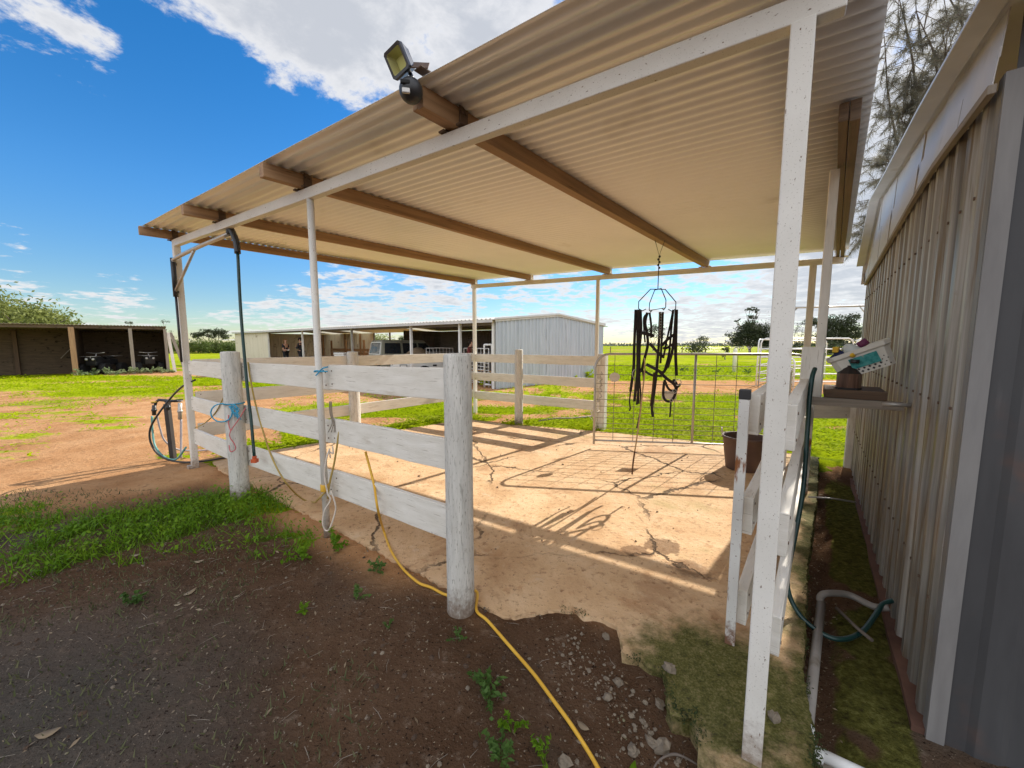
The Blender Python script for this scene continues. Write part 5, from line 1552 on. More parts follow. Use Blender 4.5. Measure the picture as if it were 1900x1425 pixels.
# ------------------------------------------------------------------ dark timber shed on the left
FD = V((.72, .69, 0)).normalized(); FN = V((-.69, .72, 0)).normalized()
F0 = V((-21.53, 18.89, 0))
fp_ = lambda l, e, z=0.0: F0 + FD * l + FN * e + V((0, 0, z))
DS = thing('timber_shed', F0, 'dark weathered open-fronted timber shed on the far left of the yard', 'shed')
LR_ = 3.35
b = MB(); ribbed(b, fp_(-9, -.15, 2.42), fp_(LR_ + .1, -.15, 2.52), fp_(LR_ + .1, 4.2, 2.25), fp_(-9, 4.2, 2.2), .12, .03, UPZ, True)
solid(b.build('roof_sheet', GREYWOOD, DS), .012)
b = MB(); b.bar(fp_(-9, -.02, 2.34), fp_(LR_, -.02, 2.42), .08, .13); b.build('fascia_beam', BOARDD, DS)
for e, nm, l0_, l1_ in ((3.0, 'back_wall', -9, 0), (4.0, 'back_wall', 0, LR_)):
    b = MB()
    for k in range(11): b.bar(fp_(l0_, e + random.uniform(-.01, .01), .1 + .215 * k), fp_(l1_, e + random.uniform(-.01, .01), .1 + .215 * k), .03, .226)
    b.build(nm, BOARDD, DS)
for l in (0, LR_):
    b = MB()
    for k in range(11): b.bar(fp_(l + random.uniform(-.006, .006), .1, .1 + .215 * k), fp_(l + random.uniform(-.006, .006), 4.0, .1 + .215 * k), .03, .226)
    b.build('side_wall', BOARDD, DS)
for l, w, mm in ((-.02, .24, TIMBER), (2.02, .17, GREYWOOD), (LR_ + .03, .16, GREYWOOD), (-4.4, .22, BOARDD), (-8.8, .22, BOARDD)):
    b = MB(); b.bar(fp_(l, -.04), fp_(l, -.04, 2.38), w, w * .8, up=FD); b.build('post', mm, DS)
for l in (-2.2, -5.2):
    b = MB(); b.bar(fp_(l, 2.9), fp_(l, 2.9, 2.2), .2, .14, up=FD); b.build('wall_post', TIMBERD, DS)
for k, (l, o) in enumerate(((LR_ + .25, .55), (LR_ + .36, .75))):
    b = MB(); b.bar(fp_(l + .05 + .35 * k, -.1, .0), fp_(l - .1, .1, 2.2), .14, .03, up=FN)
    tag(b.build('leaning_plank', GREYWOOD if k else WHITE), ('pale painted plank leaning on the end of the timber shed', 'grey plank leaning outermost on the end of the timber shed')[k], 'plank')
b = MB(); b.bar(fp_(-.75, 2.8, .8), fp_(-.35, 2.9, 1.35), .07, .03); tag(b.build('loose_board', GREYWOOD), 'short pale board leaning inside the left bay of the timber shed', 'board')


def quad(l, e, rot, label):
    o_ = fp_(l, e)
    q = frame2((o_.x, o_.y, 0), V((math.cos(rot), math.sin(rot), 0)))
    T_ = thing('quad_bike', o_, label, 'quad bike')
    b = MB(); b.prism([(-.8, .45), (-.75, .75), (-.2, .8), (.1, .72), (.45, .95), (.85, .8), (.8, .45)], -.22, .22, lambda x, z, y: q(x, y, z)); b.build('body', BLACKP, T_, .03)
    b = MB(); b.prism([(-.6, .8), (-.1, .8), (.0, .88), (-.55, .9)], -.16, .16, lambda x, z, y: q(x, y, z)); b.build('seat', TYRE, T_, .02)
    b = MB(); b.tube([q(.42, -.38, 1.12), q(.38, -.1, 1.08), q(.38, .1, 1.08), q(.42, .38, 1.12)], .02, 7); b.tube([q(.45, 0, .9), q(.38, 0, 1.08)], .03, 7); b.build('handlebar', GALV, T_)
    for x, nm in ((.8, 'rack'), (-.75, 'rack')):
        b = MB()
        for k in range(5): b.tube([q(x - .22, -.3 + .15 * k, .92), q(x + .22, -.3 + .15 * k, .92)], .012, 5)
        b.tube([q(x - .22, -.3, .92), q(x - .22, .3, .92)], .012, 5); b.tube([q(x + .22, -.3, .92), q(x + .22, .3, .92)], .012, 5); b.tube([q(x, 0, .8), q(x, 0, .92)], .02, 5); b.build(nm, GALV, T_)
    for x in (-.6, .6):
        for y in (-.45, .45):
            b = MB(); b.tube([q(x, y - .12, .28), q(x, y + .12, .28)], .28, 16); b.build('wheel', TYRE, T_)
    for y in (-.14, .14):
        b = MB(); b.ball(q(.86, y, .78), .06, 8); b.build('headlight', CARW, T_)


quad(.85, 1.3, R(-75), 'dark quad bike nearest the brown post inside the timber shed')
quad(2.6, 1.6, R(-40), 'dark quad bike behind the pale post inside the timber shed')
# ------------------------------------------------------------------ foliage
def leaf_quads(c, L, Wd, rng, up=.0, droop=0.0):
    """diamond leaves at centres c (N,3), random attitude"""
    N = len(c)
    d = rng.normal(size=(N, 3)); d[:, 2] = d[:, 2] * (1 - up) - droop
    d /= np.linalg.norm(d, axis=1)[:, None]
    e = rng.normal(size=(N, 3))
    e -= d * (e * d).sum(1)[:, None]
    e /= np.linalg.norm(e, axis=1)[:, None]
    L = (L * rng.uniform(.6, 1.3, N))[:, None]; w = (Wd * rng.uniform(.7, 1.2, N))[:, None]
    return np.stack([c - d * L / 2, c + e * w / 2, c + d * L / 2, c - e * w / 2], 1).reshape(-1, 3)


def in_blob(n, c, r, rng, shell=.55):
    d = rng.normal(size=(n, 3)); d /= np.linalg.norm(d, axis=1)[:, None]
    k = rng.uniform(shell, 1, n) ** .7
    lump = 1 + .22 * np.sin(d[:, 0] * 5 + c[0]) * np.cos(d[:, 1] * 6 + c[1] * 2) + .15 * np.sin(d[:, 2] * 9 + c[0] * 3)
    return np.array(c) + d * np.array(r) * (k * lump)[:, None]


def tree(name, label, cat, base, blobs, m, n, leaf, trunk=.12, group=None, shell=.35, clump=.16, loc_leaf=(1, 1), fork=.35, droop=0.0):
    """blobs: (dx, dy, z, rx, ry, rz) round the foot; limbs reach every blob"""
    base = V(base)
    T_ = thing(name, base, label, cat, group)
    r0 = np.random.default_rng(int(abs(base.x * 31 + base.y * 17)) + n)
    tot = sum(b_[3] * b_[4] * b_[5] for b_ in blobs) ** 1
    cs = []
    for bx, by, bz, rx, ry, rz in blobs:
        k = max(30, int(n * (rx * ry * rz) / tot))
        kc = max(5, k // 14)
        cc = in_blob(kc, (base.x + bx, base.y + by, base.z + bz), (rx, ry, rz), r0, shell)
        cl = clump * (rx + ry + rz) / 3
        pts = np.repeat(cc, 14, 0) + r0.normal(size=(kc * 14, 3)) * cl * np.array([1, 1, .7])
        cs.append(pts)
    c = np.concatenate(cs)
    vsx = leaf_quads(c, leaf[0], leaf[1], r0, 0, droop)
    b = MB()
    fz = min(b_[2] for b_ in blobs) * fork
    p0 = base + V((0, 0, -.2))
    pf = base + V((r0.normal() * .05, r0.normal() * .05, max(.15, fz)))
    b.tube([p0, p0.lerp(pf, .5) + V((trunk * .3, 0, 0)), pf], trunk, 8, [1.25, 1, .85])
    for bx, by, bz, rx, ry, rz in blobs:
        e = base + V((bx, by, bz + rz * .3))
        mid = pf.lerp(e, .5) + V((r0.normal() * .12 * rx, r0.normal() * .12 * ry, -.05 * rz))
        b.tube(curve_pts([pf, mid, e], 4), trunk * .6, 6, [1 - .085 * k for k in range(9)])
        for k in range(3):
            s_ = mid.lerp(e, .3 + .25 * k)
            q = V(in_blob(1, (e.x, e.y, base.z + bz), (rx, ry, rz), r0, .7)[0])
            b.tube(curve_pts([s_, s_.lerp(q, .5) + V((0, 0, -.06 * rz)), q], 3), trunk * .28, 5, [1 - .13 * j for j in range(7)])
    b.build('trunk', BARK, T_)
    raw('crown', vsx, 4, m, T_, loc=tuple(base))
    return T_


def px_tree(u, Y, *a, **k):
    d = ray(u, 640)
    return (d.x / d.y * Y, Y, -.03)


# big pepper tree behind the timber shed
tree('pepper_tree', 'broad yellow-green tree rising behind the dark timber shed', 'tree', px_tree(40, 30), [(-3.6, 0, 3.0, 3.6, 3, 2.2), (.0, .5, 3.2, 2.6, 2.6, 1.6), (2.3, 0, 2.7, 1.9, 2, 1.2), (-5.5, 1, 3.4, 3.2, 3, 2.2)], OLIVL, 30000, (.30, .13), .28, shell=.2, clump=.22)
# bare-topped thin trees beyond it
tree('thin_tree', 'wispy thin bare tree standing behind the right bay of the timber shed', 'tree', px_tree(245, 60), [(0, 0, 5.0, .6, .6, .18), (.3, 0, 4.0, .4, .4, .3)], GUML, 220, (.25, .07), .07, shell=.2, clump=.25)
tree('thin_tree', 'wispy thin tree with tiered twigs beside the corner post pole', 'tree', px_tree(307, 62), [(.1, 0, 5.3, .75, .6, .22), (-.1, 0, 3.6, 1.1, 1, .35), (.5, 0, 2.6, .9, .9, .4)], GUML, 420, (.25, .07), .07, shell=.2, clump=.25)
# flat-topped gums left
tree('gum_tree', 'flat-topped leaning gum tree beyond the green paddock', 'tree', px_tree(394, 78), [(-2.4, 0, 3.7, 1.4, 1.2, .55), (-.9, 0, 4.3, 1.1, 1, .5), (-3.3, 0, 3.2, .8, .8, .4)], GUML, 1500, (.34, .12), .13, group='gum trees beyond the paddock', shell=.2, clump=.2)
tree('gum_tree', 'round-topped spreading gum tree next to the leaning one', 'tree', px_tree(404, 80), [(.4, 0, 4.2, 1.6, 1.3, .7), (-1.1, 0, 3.4, 1.0, 1, .45), (1.7, 0, 3.3, 1.1, 1, .5)], GUML, 1900, (.34, .12), .16, group='gum trees beyond the paddock', shell=.2, clump=.2)
for k, (u, Y, w, h, lb) in enumerate(((318, 72, 2.3, 1.55, 'dense green bush left of the steel corner pole'), (366, 70, 2.1, 1.55, 'dense green bush between the corner pole and the log'), (398, 74, 2.4, 1.5, 'dense green bush under the flat-topped gums'), (432, 72, 2.1, 1.4, 'dense green bush touching the left end of the blue shed'), (286, 78, 2.4, 1.4, 'dense green bush hidden partly by the timber shed end'))):
    tree('green_bush', lb, 'bush', px_tree(u, Y), [(0, 0, h * .8, w, 1.6, h), (w * .5, .3, h * .6, w * .7, 1.3, h * .8), (-w * .6, .2, h * .55, w * .7, 1.3, h * .8)], HEDGEL, 2400, (.34, .16), .12, 'bushes along the far paddock edge', shell=.3, clump=.2)
# trees seen through the long shed
tree('shed_gap_tree', 'olive tree seen through the open bay above the wagon roof', 'tree', px_tree(702, 46), [(0, 0, 2.0, 1.7, 1.4, 1.0), (1.2, 0, 1.6, 1.1, 1, .8)], OLIVL, 1500, (.26, .1), .12, shell=.3, clump=.2)
tree('shed_gap_tree', 'taller yellow-green tree seen through the open bay beside the dark bay', 'tree', px_tree(792, 46), [(0, 0, 2.0, 1.5, 1.3, 1.1), (-1.3, 0, 2.3, .9, .8, .4), (1.0, 0, 1.3, 1, 1, .8), (-2.0, 0, 2.0, .7, .7, .35)], OLIVL, 2000, (.26, .1), .12, shell=.3, clump=.2)
tree('shed_gap_tree', 'small dark gum seen through the open bay near the dark bay', 'tree', px_tree(752, 60), [(0, 0, 2.4, 1.2, 1, .45), (.9, 0, 1.8, 1, .9, .6)], GUML, 900, (.3, .11), .1, shell=.3, clump=.2)
# gum group right
tree('gum_tree', 'tall dark gum with tufted top left of the front steel post', 'tree', px_tree(1392, 70), [(-.2, 0, 4.0, 2.2, 1.8, 2.2), (-2.2, 0, 2.6, 1.8, 1.6, 1.7), (1.6, 0, 3.4, 1.9, 1.6, 2.2), (.3, 0, 6.6, 1.0, .8, .55), (-.5, 0, 8.1, 1.3, .8, .38), (.9, 0, 7.7, .8, .6, .4), (-2.6, 0, 6.0, .5, .5, .3), (2.6, 0, 2.4, 1.8, 1.5, 1.7)], GUML, 12000, (.36, .14), .2, 'gum trees right of the mesh gate', shell=.25, clump=.17)
tree('gum_tree', 'thin open-crowned gum partly hidden by the front steel post', 'tree', px_tree(1432, 74), [(0, 0, 5.6, 1.6, 1.2, 2.2), (1.4, 0, 4.2, 1.3, 1, 1.5)], GUML, 900, (.3, .09), .1, 'gum trees right of the mesh gate', shell=.15, clump=.3)
tree('gum_tree', 'bare-branched pale gum between the front and middle steel posts', 'tree', px_tree(1476, 72), [(0, 0, 4.4, 1.9, 1.3, 1.4), (1.2, 0, 3.2, 1.6, 1.2, 1.2)], GUML, 700, (.28, .08), .12, 'gum trees right of the mesh gate', shell=.15, clump=.3)
tree('gum_tree', 'wide dark gum with spreading left limb behind the gateway frame', 'tree', px_tree(1543, 66), [(-.8, 0, 5.2, 1.8, 1.5, 1.2), (-3.2, 0, 5.5, 1.8, 1.2, .75), (1.5, 0, 5.0, 1.6, 1.4, 1.5), (-.2, 0, 3.0, 2.6, 1.8, 1.6), (3.2, 0, 6.2, 1.3, 1, .9), (3.4, 0, 3.6, 2, 1.6, 1.4)], GUML, 10000, (.36, .14), .2, 'gum trees right of the mesh gate', shell=.25, clump=.2)
for u, Y, w, h, lb in ((1488, 64, 2.0, 1.5, 'low dark scrub behind the round yard left part'), (1530, 60, 2.0, 1.4, 'low dark scrub behind the round yard middle'), (1572, 62, 2.0, 1.5, 'low dark scrub behind the round yard next to the shed wall'), (1450, 66, 2.0, 1.5, 'low dark scrub behind the front steel post')):
    tree('low_scrub', lb, 'bush', px_tree(u, Y), [(0, 0, h * .7, w, 1.4, h * .9), (w * .6, .3, h * .5, w * .7, 1.2, h * .7)], GUML, 1500, (.32, .13), .1, 'scrub behind the round yard', shell=.3, clump=.2)
tree('paddock_tree', 'small round lone tree on the skyline of the paddock', 'tree', px_tree(1303, 130), [(0, 0, 2.9, 2.0, 1.8, 1.9)], GUML, 700, (.5, .22), .16, shell=.3, clump=.25)
tree('paddock_bush', 'dark round bush in the middle of the green paddock', 'bush', px_tree(1292, 62), [(0, 0, .9, 1.9, 1.3, 1.0)], GUML, 1100, (.3, .13), .08, shell=.3, clump=.2)
tree('paddock_bush', 'dark small tree behind the hanging bridles', 'bush', px_tree(1212, 95), [(0, 0, 5.4, 2.2, 1.4, 1.5), (1.6, 0, 4.2, 1.6, 1, 1.5), (-1.6, 0, 5.0, 1.2, 1, .8)], GUML, 900, (.4, .16), .12, shell=.2, clump=.25)
tree('stock_bush', 'tiny dark bush standing beside the white paddock post', 'bush', px_tree(1347, 40), [(0, 0, .75, .4, .35, .6)], GUML, 260, (.2, .09), .06, shell=.3, clump=.2)

# far tree line: one hazy mass
r1 = np.random.default_rng(5)
n = 900
xs_ = r1.uniform(-700, 900, n); ys_ = r1.uniform(520, 760, n)
hh_ = 2.0 + 3.5 * fbm(xs_ * .02, ys_ * .004, 9, 3)
c = np.repeat(np.stack([xs_, ys_, hh_ * .5], 1), 16, 0) + r1.normal(size=(n * 16, 3)) * np.array([4.5, 3, 1.3])
c[:, 2] = np.abs(c[:, 2])
tag(raw('far_tree_line', leaf_quads(c, 3.0, 1.8, r1), 4, mk('far_tree_foliage', [(.3, (.10, .12, .10)), (.7, (.16, .18, .15))], .02, coord='pos', rough=.9)), 'low grey-green line of trees along the horizon', 'trees', kind='stuff')
b = MB(); b.box((330, 480, 2.5), (26, 10, 5)); b.prism([(-14, 5), (14, 5), (0, 8)], -5.4, 5.4, lambda x, z, y: V((330 + x, 480 + y, z)))
tag(b.build('distant_barn', GREYWOOD), 'tiny distant grey barn on the horizon right of the bridles', 'barn')

# needle-leaved tree leaning over the corrugated shed
r2 = np.random.default_rng(12)
NB = V((9.6, 9.4, 0))
NT_ = thing('she_oak', NB, 'drooping needle-leaved tree leaning over the corrugated shed roof', 'tree')
b = MB()
fk = V((9.3, 9.0, 4.0))
b.tube(curve_pts([NB + V((0, 0, -.2)), V((9.5, 9.2, 2)), fk], 5), .17, 9)
tips, needles = [], []
ends = [at(1640, 60, 7.6), at(1700, 20, 7.4), at(1760, 40, 7.0), at(1690, 130, 7.8), at(1740, 140, 7.4), at(1668, 215, 8.0), at(1720, 230, 7.6), at(1650, 300, 8.2), at(1625, 370, 8.4), at(1612, 430, 8.6), at(1690, 300, 8.0), at(1800, 30, 6.8), at(1840, -60, 6.8), at(1720, -80, 7.2), at(1780, 120, 7.2), at(1660, -40, 7.4)]
for e in ends:
    mid = fk.lerp(e, .55) + V((r2.normal() * .25, r2.normal() * .25, .45))
    pts = curve_pts([fk, mid, e], 7)
    b.tube(pts, .035, 5, [1 - .062 * k for k in range(len(pts))])
    for k in range(36):
        s_ = pts[int(r2.integers(5, len(pts)))]
        q = s_ + V(r2.normal(size=3)) * .32 + V((0, 0, -.12))
        b.tube([s_, s_.lerp(q, .6) + V((0, 0, .04)), q], .007, 4, [1, .7, .4], caps=False)
        for j in range(95):
            o_ = s_.lerp(q, float(r2.uniform(.35, 1.05)))
            d = (q - s_).normalized() * .5 + V(r2.normal(size=3)) * .75 + V((0, 0, -.45))
            needles.append((o_, d.normalized() * float(r2.uniform(.09, .22))))
b.build('trunk', BARK, NT_)
P_ = np.array([tuple(a) for a, d in needles]); D_ = np.array([tuple(d) for a, d in needles])
e = np.cross(D_, r2.normal(size=D_.shape)); e /= np.linalg.norm(e, axis=1)[:, None]
vsx = np.stack([P_ - e * .0036, P_ + e * .0036, P_ + D_], 1).reshape(-1, 3)
raw('crown', vsx, 3, SHEOAK, NT_, loc=tuple(NB))

# ------------------------------------------------------------------ ground cover
def scatter(n, x0, x1, y0, y1, dens, seed):
    r_ = np.random.default_rng(seed)
    x, y = r_.uniform(x0, x1, n), r_.uniform(y0, y1, n)
    k = dens(x, y) > r_.uniform(0, 1, n)
    x, y = x[k], y[k]
    k = ~inpoly(x, y, SLAB)
    return x[k], y[k], r_


def clover(name, n, box, leaf, hgt, m, label, seed, dens=grass_mask, up=.5, vis=True):
    x, y, r_ = scatter(n, *box, dens, seed)
    if vis:
        k = np.abs(x) < 1.42 * y + .8
        x, y = x[k], y[k]
    # clumps of leaves round every root
    rep = 4
    X, Y = np.repeat(x, rep) + r_.normal(size=len(x) * rep) * leaf * .9, np.repeat(y, rep) + r_.normal(size=len(y) * rep) * leaf * .9
    far = 1 + np.clip((Y - 9) / 16, 0, 1.3)
    Z = gz(X, Y) + np.abs(r_.normal(size=len(X))) * hgt * (.5 + fbm(X * 1.3, Y * 1.3, 31, 3))
    N = len(X)
    a = r_.uniform(0, 2 * np.pi, N); t = r_.uniform(-.2, 1.0, N) * up + .15
    d = np.stack([np.cos(a) * np.cos(t), np.sin(a) * np.cos(t), np.sin(t)], 1)
    e = np.stack([-np.sin(a), np.cos(a), r_.normal(size=N) * .35], 1)
    L = (leaf * r_.uniform(.5, 1.3, N) * far)[:, None]; w = L * r_.uniform(.35, .62, N)[:, None]
    c = np.stack([X, Y, Z], 1)
    v = np.stack([c, c + d * L * .5 + e * w * .5, c + d * L - np.array([0, 0, .12]) * L, c + d * L * .5 - e * w * .5], 1).reshape(-1, 3)
    return tag(raw(name, v, 4, m), label, 'ground cover', kind='stuff')


clover('paddock_clover', 30000, (-4.5, 15, 5.2, 12.2), .055, .03, LEAFG, 'bright green clover growing behind the shelter slab', 1)
clover('paddock_clover', 16000, (-12, 28, 12, 28), .09, .05, LEAFG, 'bright green clover covering the paddock beyond the sandy strip', 2)
clover('yard_grass', 24000, (-30, -3.6, 4.6, 18.5), .06, .035, LEAFG, 'bright green grass patches in the sandy left yard', 3)
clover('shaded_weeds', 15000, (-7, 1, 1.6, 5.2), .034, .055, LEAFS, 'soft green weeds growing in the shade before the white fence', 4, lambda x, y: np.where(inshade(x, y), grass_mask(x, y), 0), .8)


def blades(name, n, box, h, m, label, seed, dens):
    x, y, r_ = scatter(n, *box, dens, seed)
    N = len(x)
    c = np.stack([x, y, gz(x, y) - .005], 1)
    a = r_.uniform(0, 2 * np.pi, N)
    e = np.stack([np.cos(a), np.sin(a), 0 * a], 1)
    l = np.stack([r_.normal(size=N) * .5, r_.normal(size=N) * .5, np.ones(N)], 1)
    H = (h * r_.uniform(.4, 1.3, N))[:, None]
    w = (.0035 + .002 * r_.uniform(0, 1, N))[:, None]
    v = np.stack([c - e * w, c + e * w, c + l * H], 1).reshape(-1, 3)
    return tag(raw(name, v, 3, m), label, 'grass', kind='stuff')


blades('dull_grass', 26000, (-7, -.2, 1.1, 3.9), .035, mk('dull_dry_grass', [(.3, (.07, .085, .03)), (.7, (.17, .16, .085))], 5, coord='pos', rough=.9, transl=.25), 'thin dull trampled grass in the left foreground', 7, lambda x, y: np.where(inshade(x, y) & (x < -.4 - .35 * (y - 1)), .75 * sst(.46, .62, fbm(x * 1.1, y * 1.4, 52, 4)), 0))
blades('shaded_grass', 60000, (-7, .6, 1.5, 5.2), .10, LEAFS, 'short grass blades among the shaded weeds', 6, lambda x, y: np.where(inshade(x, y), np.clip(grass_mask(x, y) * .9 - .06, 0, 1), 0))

# taller leafy weeds standing along the blue shed and posts, each on its own
def weed(x, y, h, n, label, m=LEAFB, name='weed', leaf=None, group=None):
    r_ = np.random.default_rng(int(abs(x * 97 + y * 57) * 10))
    z = gh(x, y)
    T_ = thing(name, (x, y, z), label, 'weed', group)
    b = MB(); c, dd = [], []
    for k in range(n):
        a = r_.uniform(0, 6.28); t = r_.uniform(.25, 1.3)
        tip = V((x, y, z)) + V((math.cos(a) * math.cos(t), math.sin(a) * math.cos(t), math.sin(t))) * h * r_.uniform(.6, 1.1)
        p = curve_pts([V((x, y, z - .01)), V((x, y, z)).lerp(tip, .55) + V((0, 0, h * .12)), tip], 3)
        b.tube(p, h * .012, 4, caps=False)
        for q in p[2:]:
            for j in range(3): c.append(tuple(q + V(r_.normal(size=3)) * h * .05)); dd.append(a)
    b.build('stem', m, T_)
    raw('foliage', leaf_quads(np.array(c), leaf or h * .3, (leaf or h * .3) * .42, r_, .45), 4, m, T_, loc=(x, y, z))


for (u, v, h, n, lb) in ((905, 716, .42, 9, 'tall weed at the left foot of the blue shed wall'), (1040, 708, .30, 8, 'leafy weed against the middle of the blue shed wall'), (1068, 706, .34, 8, 'leafy weed against the blue shed wall right of its middle'), (1088, 704, .5, 12, 'big leafy weed at the right end of the blue shed wall'),
                        (945, 789, .16, 8, 'small weed at the left foot of the log behind the slab'), (978, 789, .13, 8, 'small weed at the right foot of the log behind the slab'), (1268, 690, .35, 9, 'dark weed tuft in the paddock left of the gate upright'), (1330, 692, .3, 8, 'dark weed tuft at the left foot of the white paddock post'), (1385, 693, .3, 8, 'dark weed tuft at the right foot of the white paddock post')):
    p = gp(u, v); weed(p.x, p.y, h, n, lb, LEAFG if v > 702 else LEAFB)
for (u, v, h, n, lb) in ((565, 1137, .075, 6, 'tiny bright weed left of the yellow cord on bare earth'), (720, 1165, .05, 5, 'tiny weed near the foot of the big log'), (952, 1350, .09, 5, 'single bright leafy seedling beside the yellow cord'), (1010, 1405, .085, 6, 'leafy weed at the bottom edge right of the seedling'), (905, 1290, .12, 10, 'dark spiky weed left of the yellow cord'), (848, 1185, .07, 4, 'small spiky weed just below the big log'), (700, 1060, .10, 8, 'feathery weed between thin pole and cord'), (660, 1110, .08, 7, 'feathery weed below the thin pole'), (930, 1400, .10, 9, 'dark spiky weed at the bottom edge'), (240, 1120, .10, 9, 'dark grass tuft in the left foreground'), (560, 1035, .12, 10, 'leafy weed at the lower edge of the green patch'), (620, 1015, .14, 10, 'leafy weed beside the foot of the thin pole'), (1290, 690, .25, 7, 'dark weed tuft in the paddock right of the gate upright')):
    p = gp(u, v); weed(p.x, p.y, h, n, lb, LEAFS if 'bright' in lb or 'leafy' in lb else LEAFB)
# white-flowered leafy row along the foot of the timber shed
r3 = np.random.default_rng(77)
for k in range(9):
    p = fp_(.15 + .42 * k, -.35 + .1 * r3.normal(), 0)
    weed(p.x, p.y, .30 + .12 * r3.random(), 9, 'grey-green leafy weed in the row along the foot of the timber shed', mk('mallow_leaf', [(.3, (.16, .22, .08)), (.7, (.30, .36, .2))], 4, coord='pos', transl=.3) if k == 0 else bpy.data.materials['mallow_leaf'], 'leafy_weed', .13, 'weeds along the timber shed')

# ------------------------------------------------------------------ stones, leaves, twigs
def rock(b, c, r, r_):
    k0 = len(b.v)
    b.ball((0, 0, 0), r, 7, (r_.uniform(.7, 1.3), r_.uniform(.7, 1.2), r_.uniform(.45, .8)))
    m_ = Matrix.Rotation(r_.uniform(0, 6.28), 3, 'Z') @ Matrix.Rotation(r_.uniform(-.5, .5), 3, 'X')
    for i in range(k0, len(b.v)):
        p = m_ @ V(b.v[i]) * float(r_.uniform(.70, 1.25))
        b.v[i] = (c[0] + p.x, c[1] + p.y, c[2] + p.z)
    for i in range(len(b.sm)): b.sm[i] = False


r4 = np.random.default_rng(3)
b = MB()
for k in range(380):
    t = r4.uniform(0, 1)
    bx, by = (.34 + .40 * t, 1.92 - .72 * t)
    s_ = abs(r4.normal()) * .17
    x, y = bx - s_ * .75 + r4.normal() * .03, by - s_ * .7 + r4.normal() * .03
    if inpoly(np.array([x]), np.array([y]), SLAB)[0]: continue
    rr_ = .002 + .0075 * r4.random() ** 3 + (.005 if s_ < .05 else 0) * r4.random()
    rock(b, (x, y, gh(x, y) + rr_ * .2), rr_, r4)
for k in range(330):
    x, y = r4.uniform(-3.2, .9), r4.uniform(.9, 2.9)
    if inpoly(np.array([x]), np.array([y]), SLAB)[0] or x * .57 + y * .82 > 1.75: continue
    rr_ = .003 + .006 * r4.random() ** 2
    rock(b, (x, y, gh(x, y) + rr_ * .3), rr_, r4)
tag(b.build('gravel', STONE), 'pale rubble and pebbles along the broken slab corner', 'gravel', kind='stuff')
for u, v, r_, lb in ((1242, 1242, .028, 'lone round stone lying on the mossy slab'), (1232, 1345, .034, 'largest mossy rubble stone at the broken slab edge'), (1175, 1357, .028, 'pale angular stone at the tip of the broken slab'), (1210, 1338, .026, 'pale stone beside the largest mossy stone'), (1148, 1245, .024, 'grey stone under the slab notch'), (1128, 1272, .022, 'white angular stone in the rubble'), (1225, 1280, .026, 'grey stone wedged under the jagged slab edge'), (1047, 1397, .024, 'ochre stone near the cord at the bottom'), (1125, 1172, .022, 'white chip at the top of the slab notch'), (1437, 1335, .03, 'pale lump of concrete beside the front post'), (1352, 1097, .012, 'small pale pebble on the shadowed slab')):
    p = gp(u, v); b = MB(); zz = 0 if inpoly(np.array([p.x]), np.array([p.y]), SLAB)[0] else gh(p.x, p.y)
    rock(b, (p.x, p.y, zz + r_ * .3), r_, r4); tag(b.build('stone', STONE, bevel=.002), lb, 'stone', 'loose stones round the broken slab')
b = MB()
for k in range(1300):
    x, y = r4.uniform(-3.6, .85), r4.uniform(.85, 3.0)
    if x * .57 + y * .82 > 1.6 or inpoly(np.array([x]), np.array([y]), SLAB)[0]: continue
    rr_ = .0025 + .010 * r4.random() ** 4
    k0 = len(b.v)
    rock(b, (x, y, gh(x, y) + rr_ * .2), rr_, r4)
tag(b.build('soil_clods', mk('dark_soil_clod', [(.3, (.045, .027, .018)), (.7, (.12, .08, .055))], 30, coord='pos', rough=.95)), 'small dark clods of earth over the bare foreground', 'soil', kind='stuff')
# dry leaves and twigs
N = 3600
x = r4.uniform(-4.2, 1.0, N); y = r4.uniform(.8, 3.6, N)
k = (x * .5726 + y * .8198 < 1.75) & ~inpoly(x, y, SLAB)
x, y = x[k], y[k]
al = r4.uniform(0, 1, 420); xx = WALL0.x + WD.x * (-.3 + 3.9 * al) + WN.x * (.37 + .07 * r4.normal(size=420)); yy = WALL0.y + WD.y * (-.3 + 3.9 * al) + WN.y * (.37 + .07 * r4.normal(size=420))
x, y = np.concatenate([x, xx]), np.concatenate([y, yy])
N = len(x)
z = gz(x, y) + .006
a = r4.uniform(0, 6.28, N); L = (.003 + .008 * r4.random(N) ** 2 * np.where(r4.random(N) < .10, 2.6, 1))[:, None]
d = np.stack([np.cos(a), np.sin(a), r4.normal(size=N) * .25], 1); e = np.stack([-np.sin(a), np.cos(a), r4.normal(size=N) * .4], 1)
c = np.stack([x, y, z], 1)
v = np.stack([c - d * L, c + e * L * .32 + np.array([0, 0, .002]), c + d * L, c - e * L * .32], 1).reshape(-1, 3)
tag(raw('leaf_litter', v, 4, DEADL), 'small dry leaves and chips scattered over the dark earth', 'leaf litter', kind='stuff')
b = MB()
for k in range(230):
    x, y = r4.uniform(-3.6, .8), r4.uniform(.85, 2.9)
    if x * .57 + y * .82 > 1.7 or inpoly(np.array([x]), np.array([y]), SLAB)[0]: continue
    a = r4.uniform(0, 6.28); l = r4.uniform(.02, .09); z = gh(x, y) + .004
    b.tube([(x, y, z), (x + math.cos(a) * l * .5 + r4.normal() * .006, y + math.sin(a) * l * .5, z + .004), (x + math.cos(a) * l, y + math.sin(a) * l, z + .002)], .0012, 4, [1, .9, .5], caps=False)
tag(b.build('twigs', GREYWOOD), 'thin broken twigs lying on the bare earth', 'twig litter', kind='stuff')
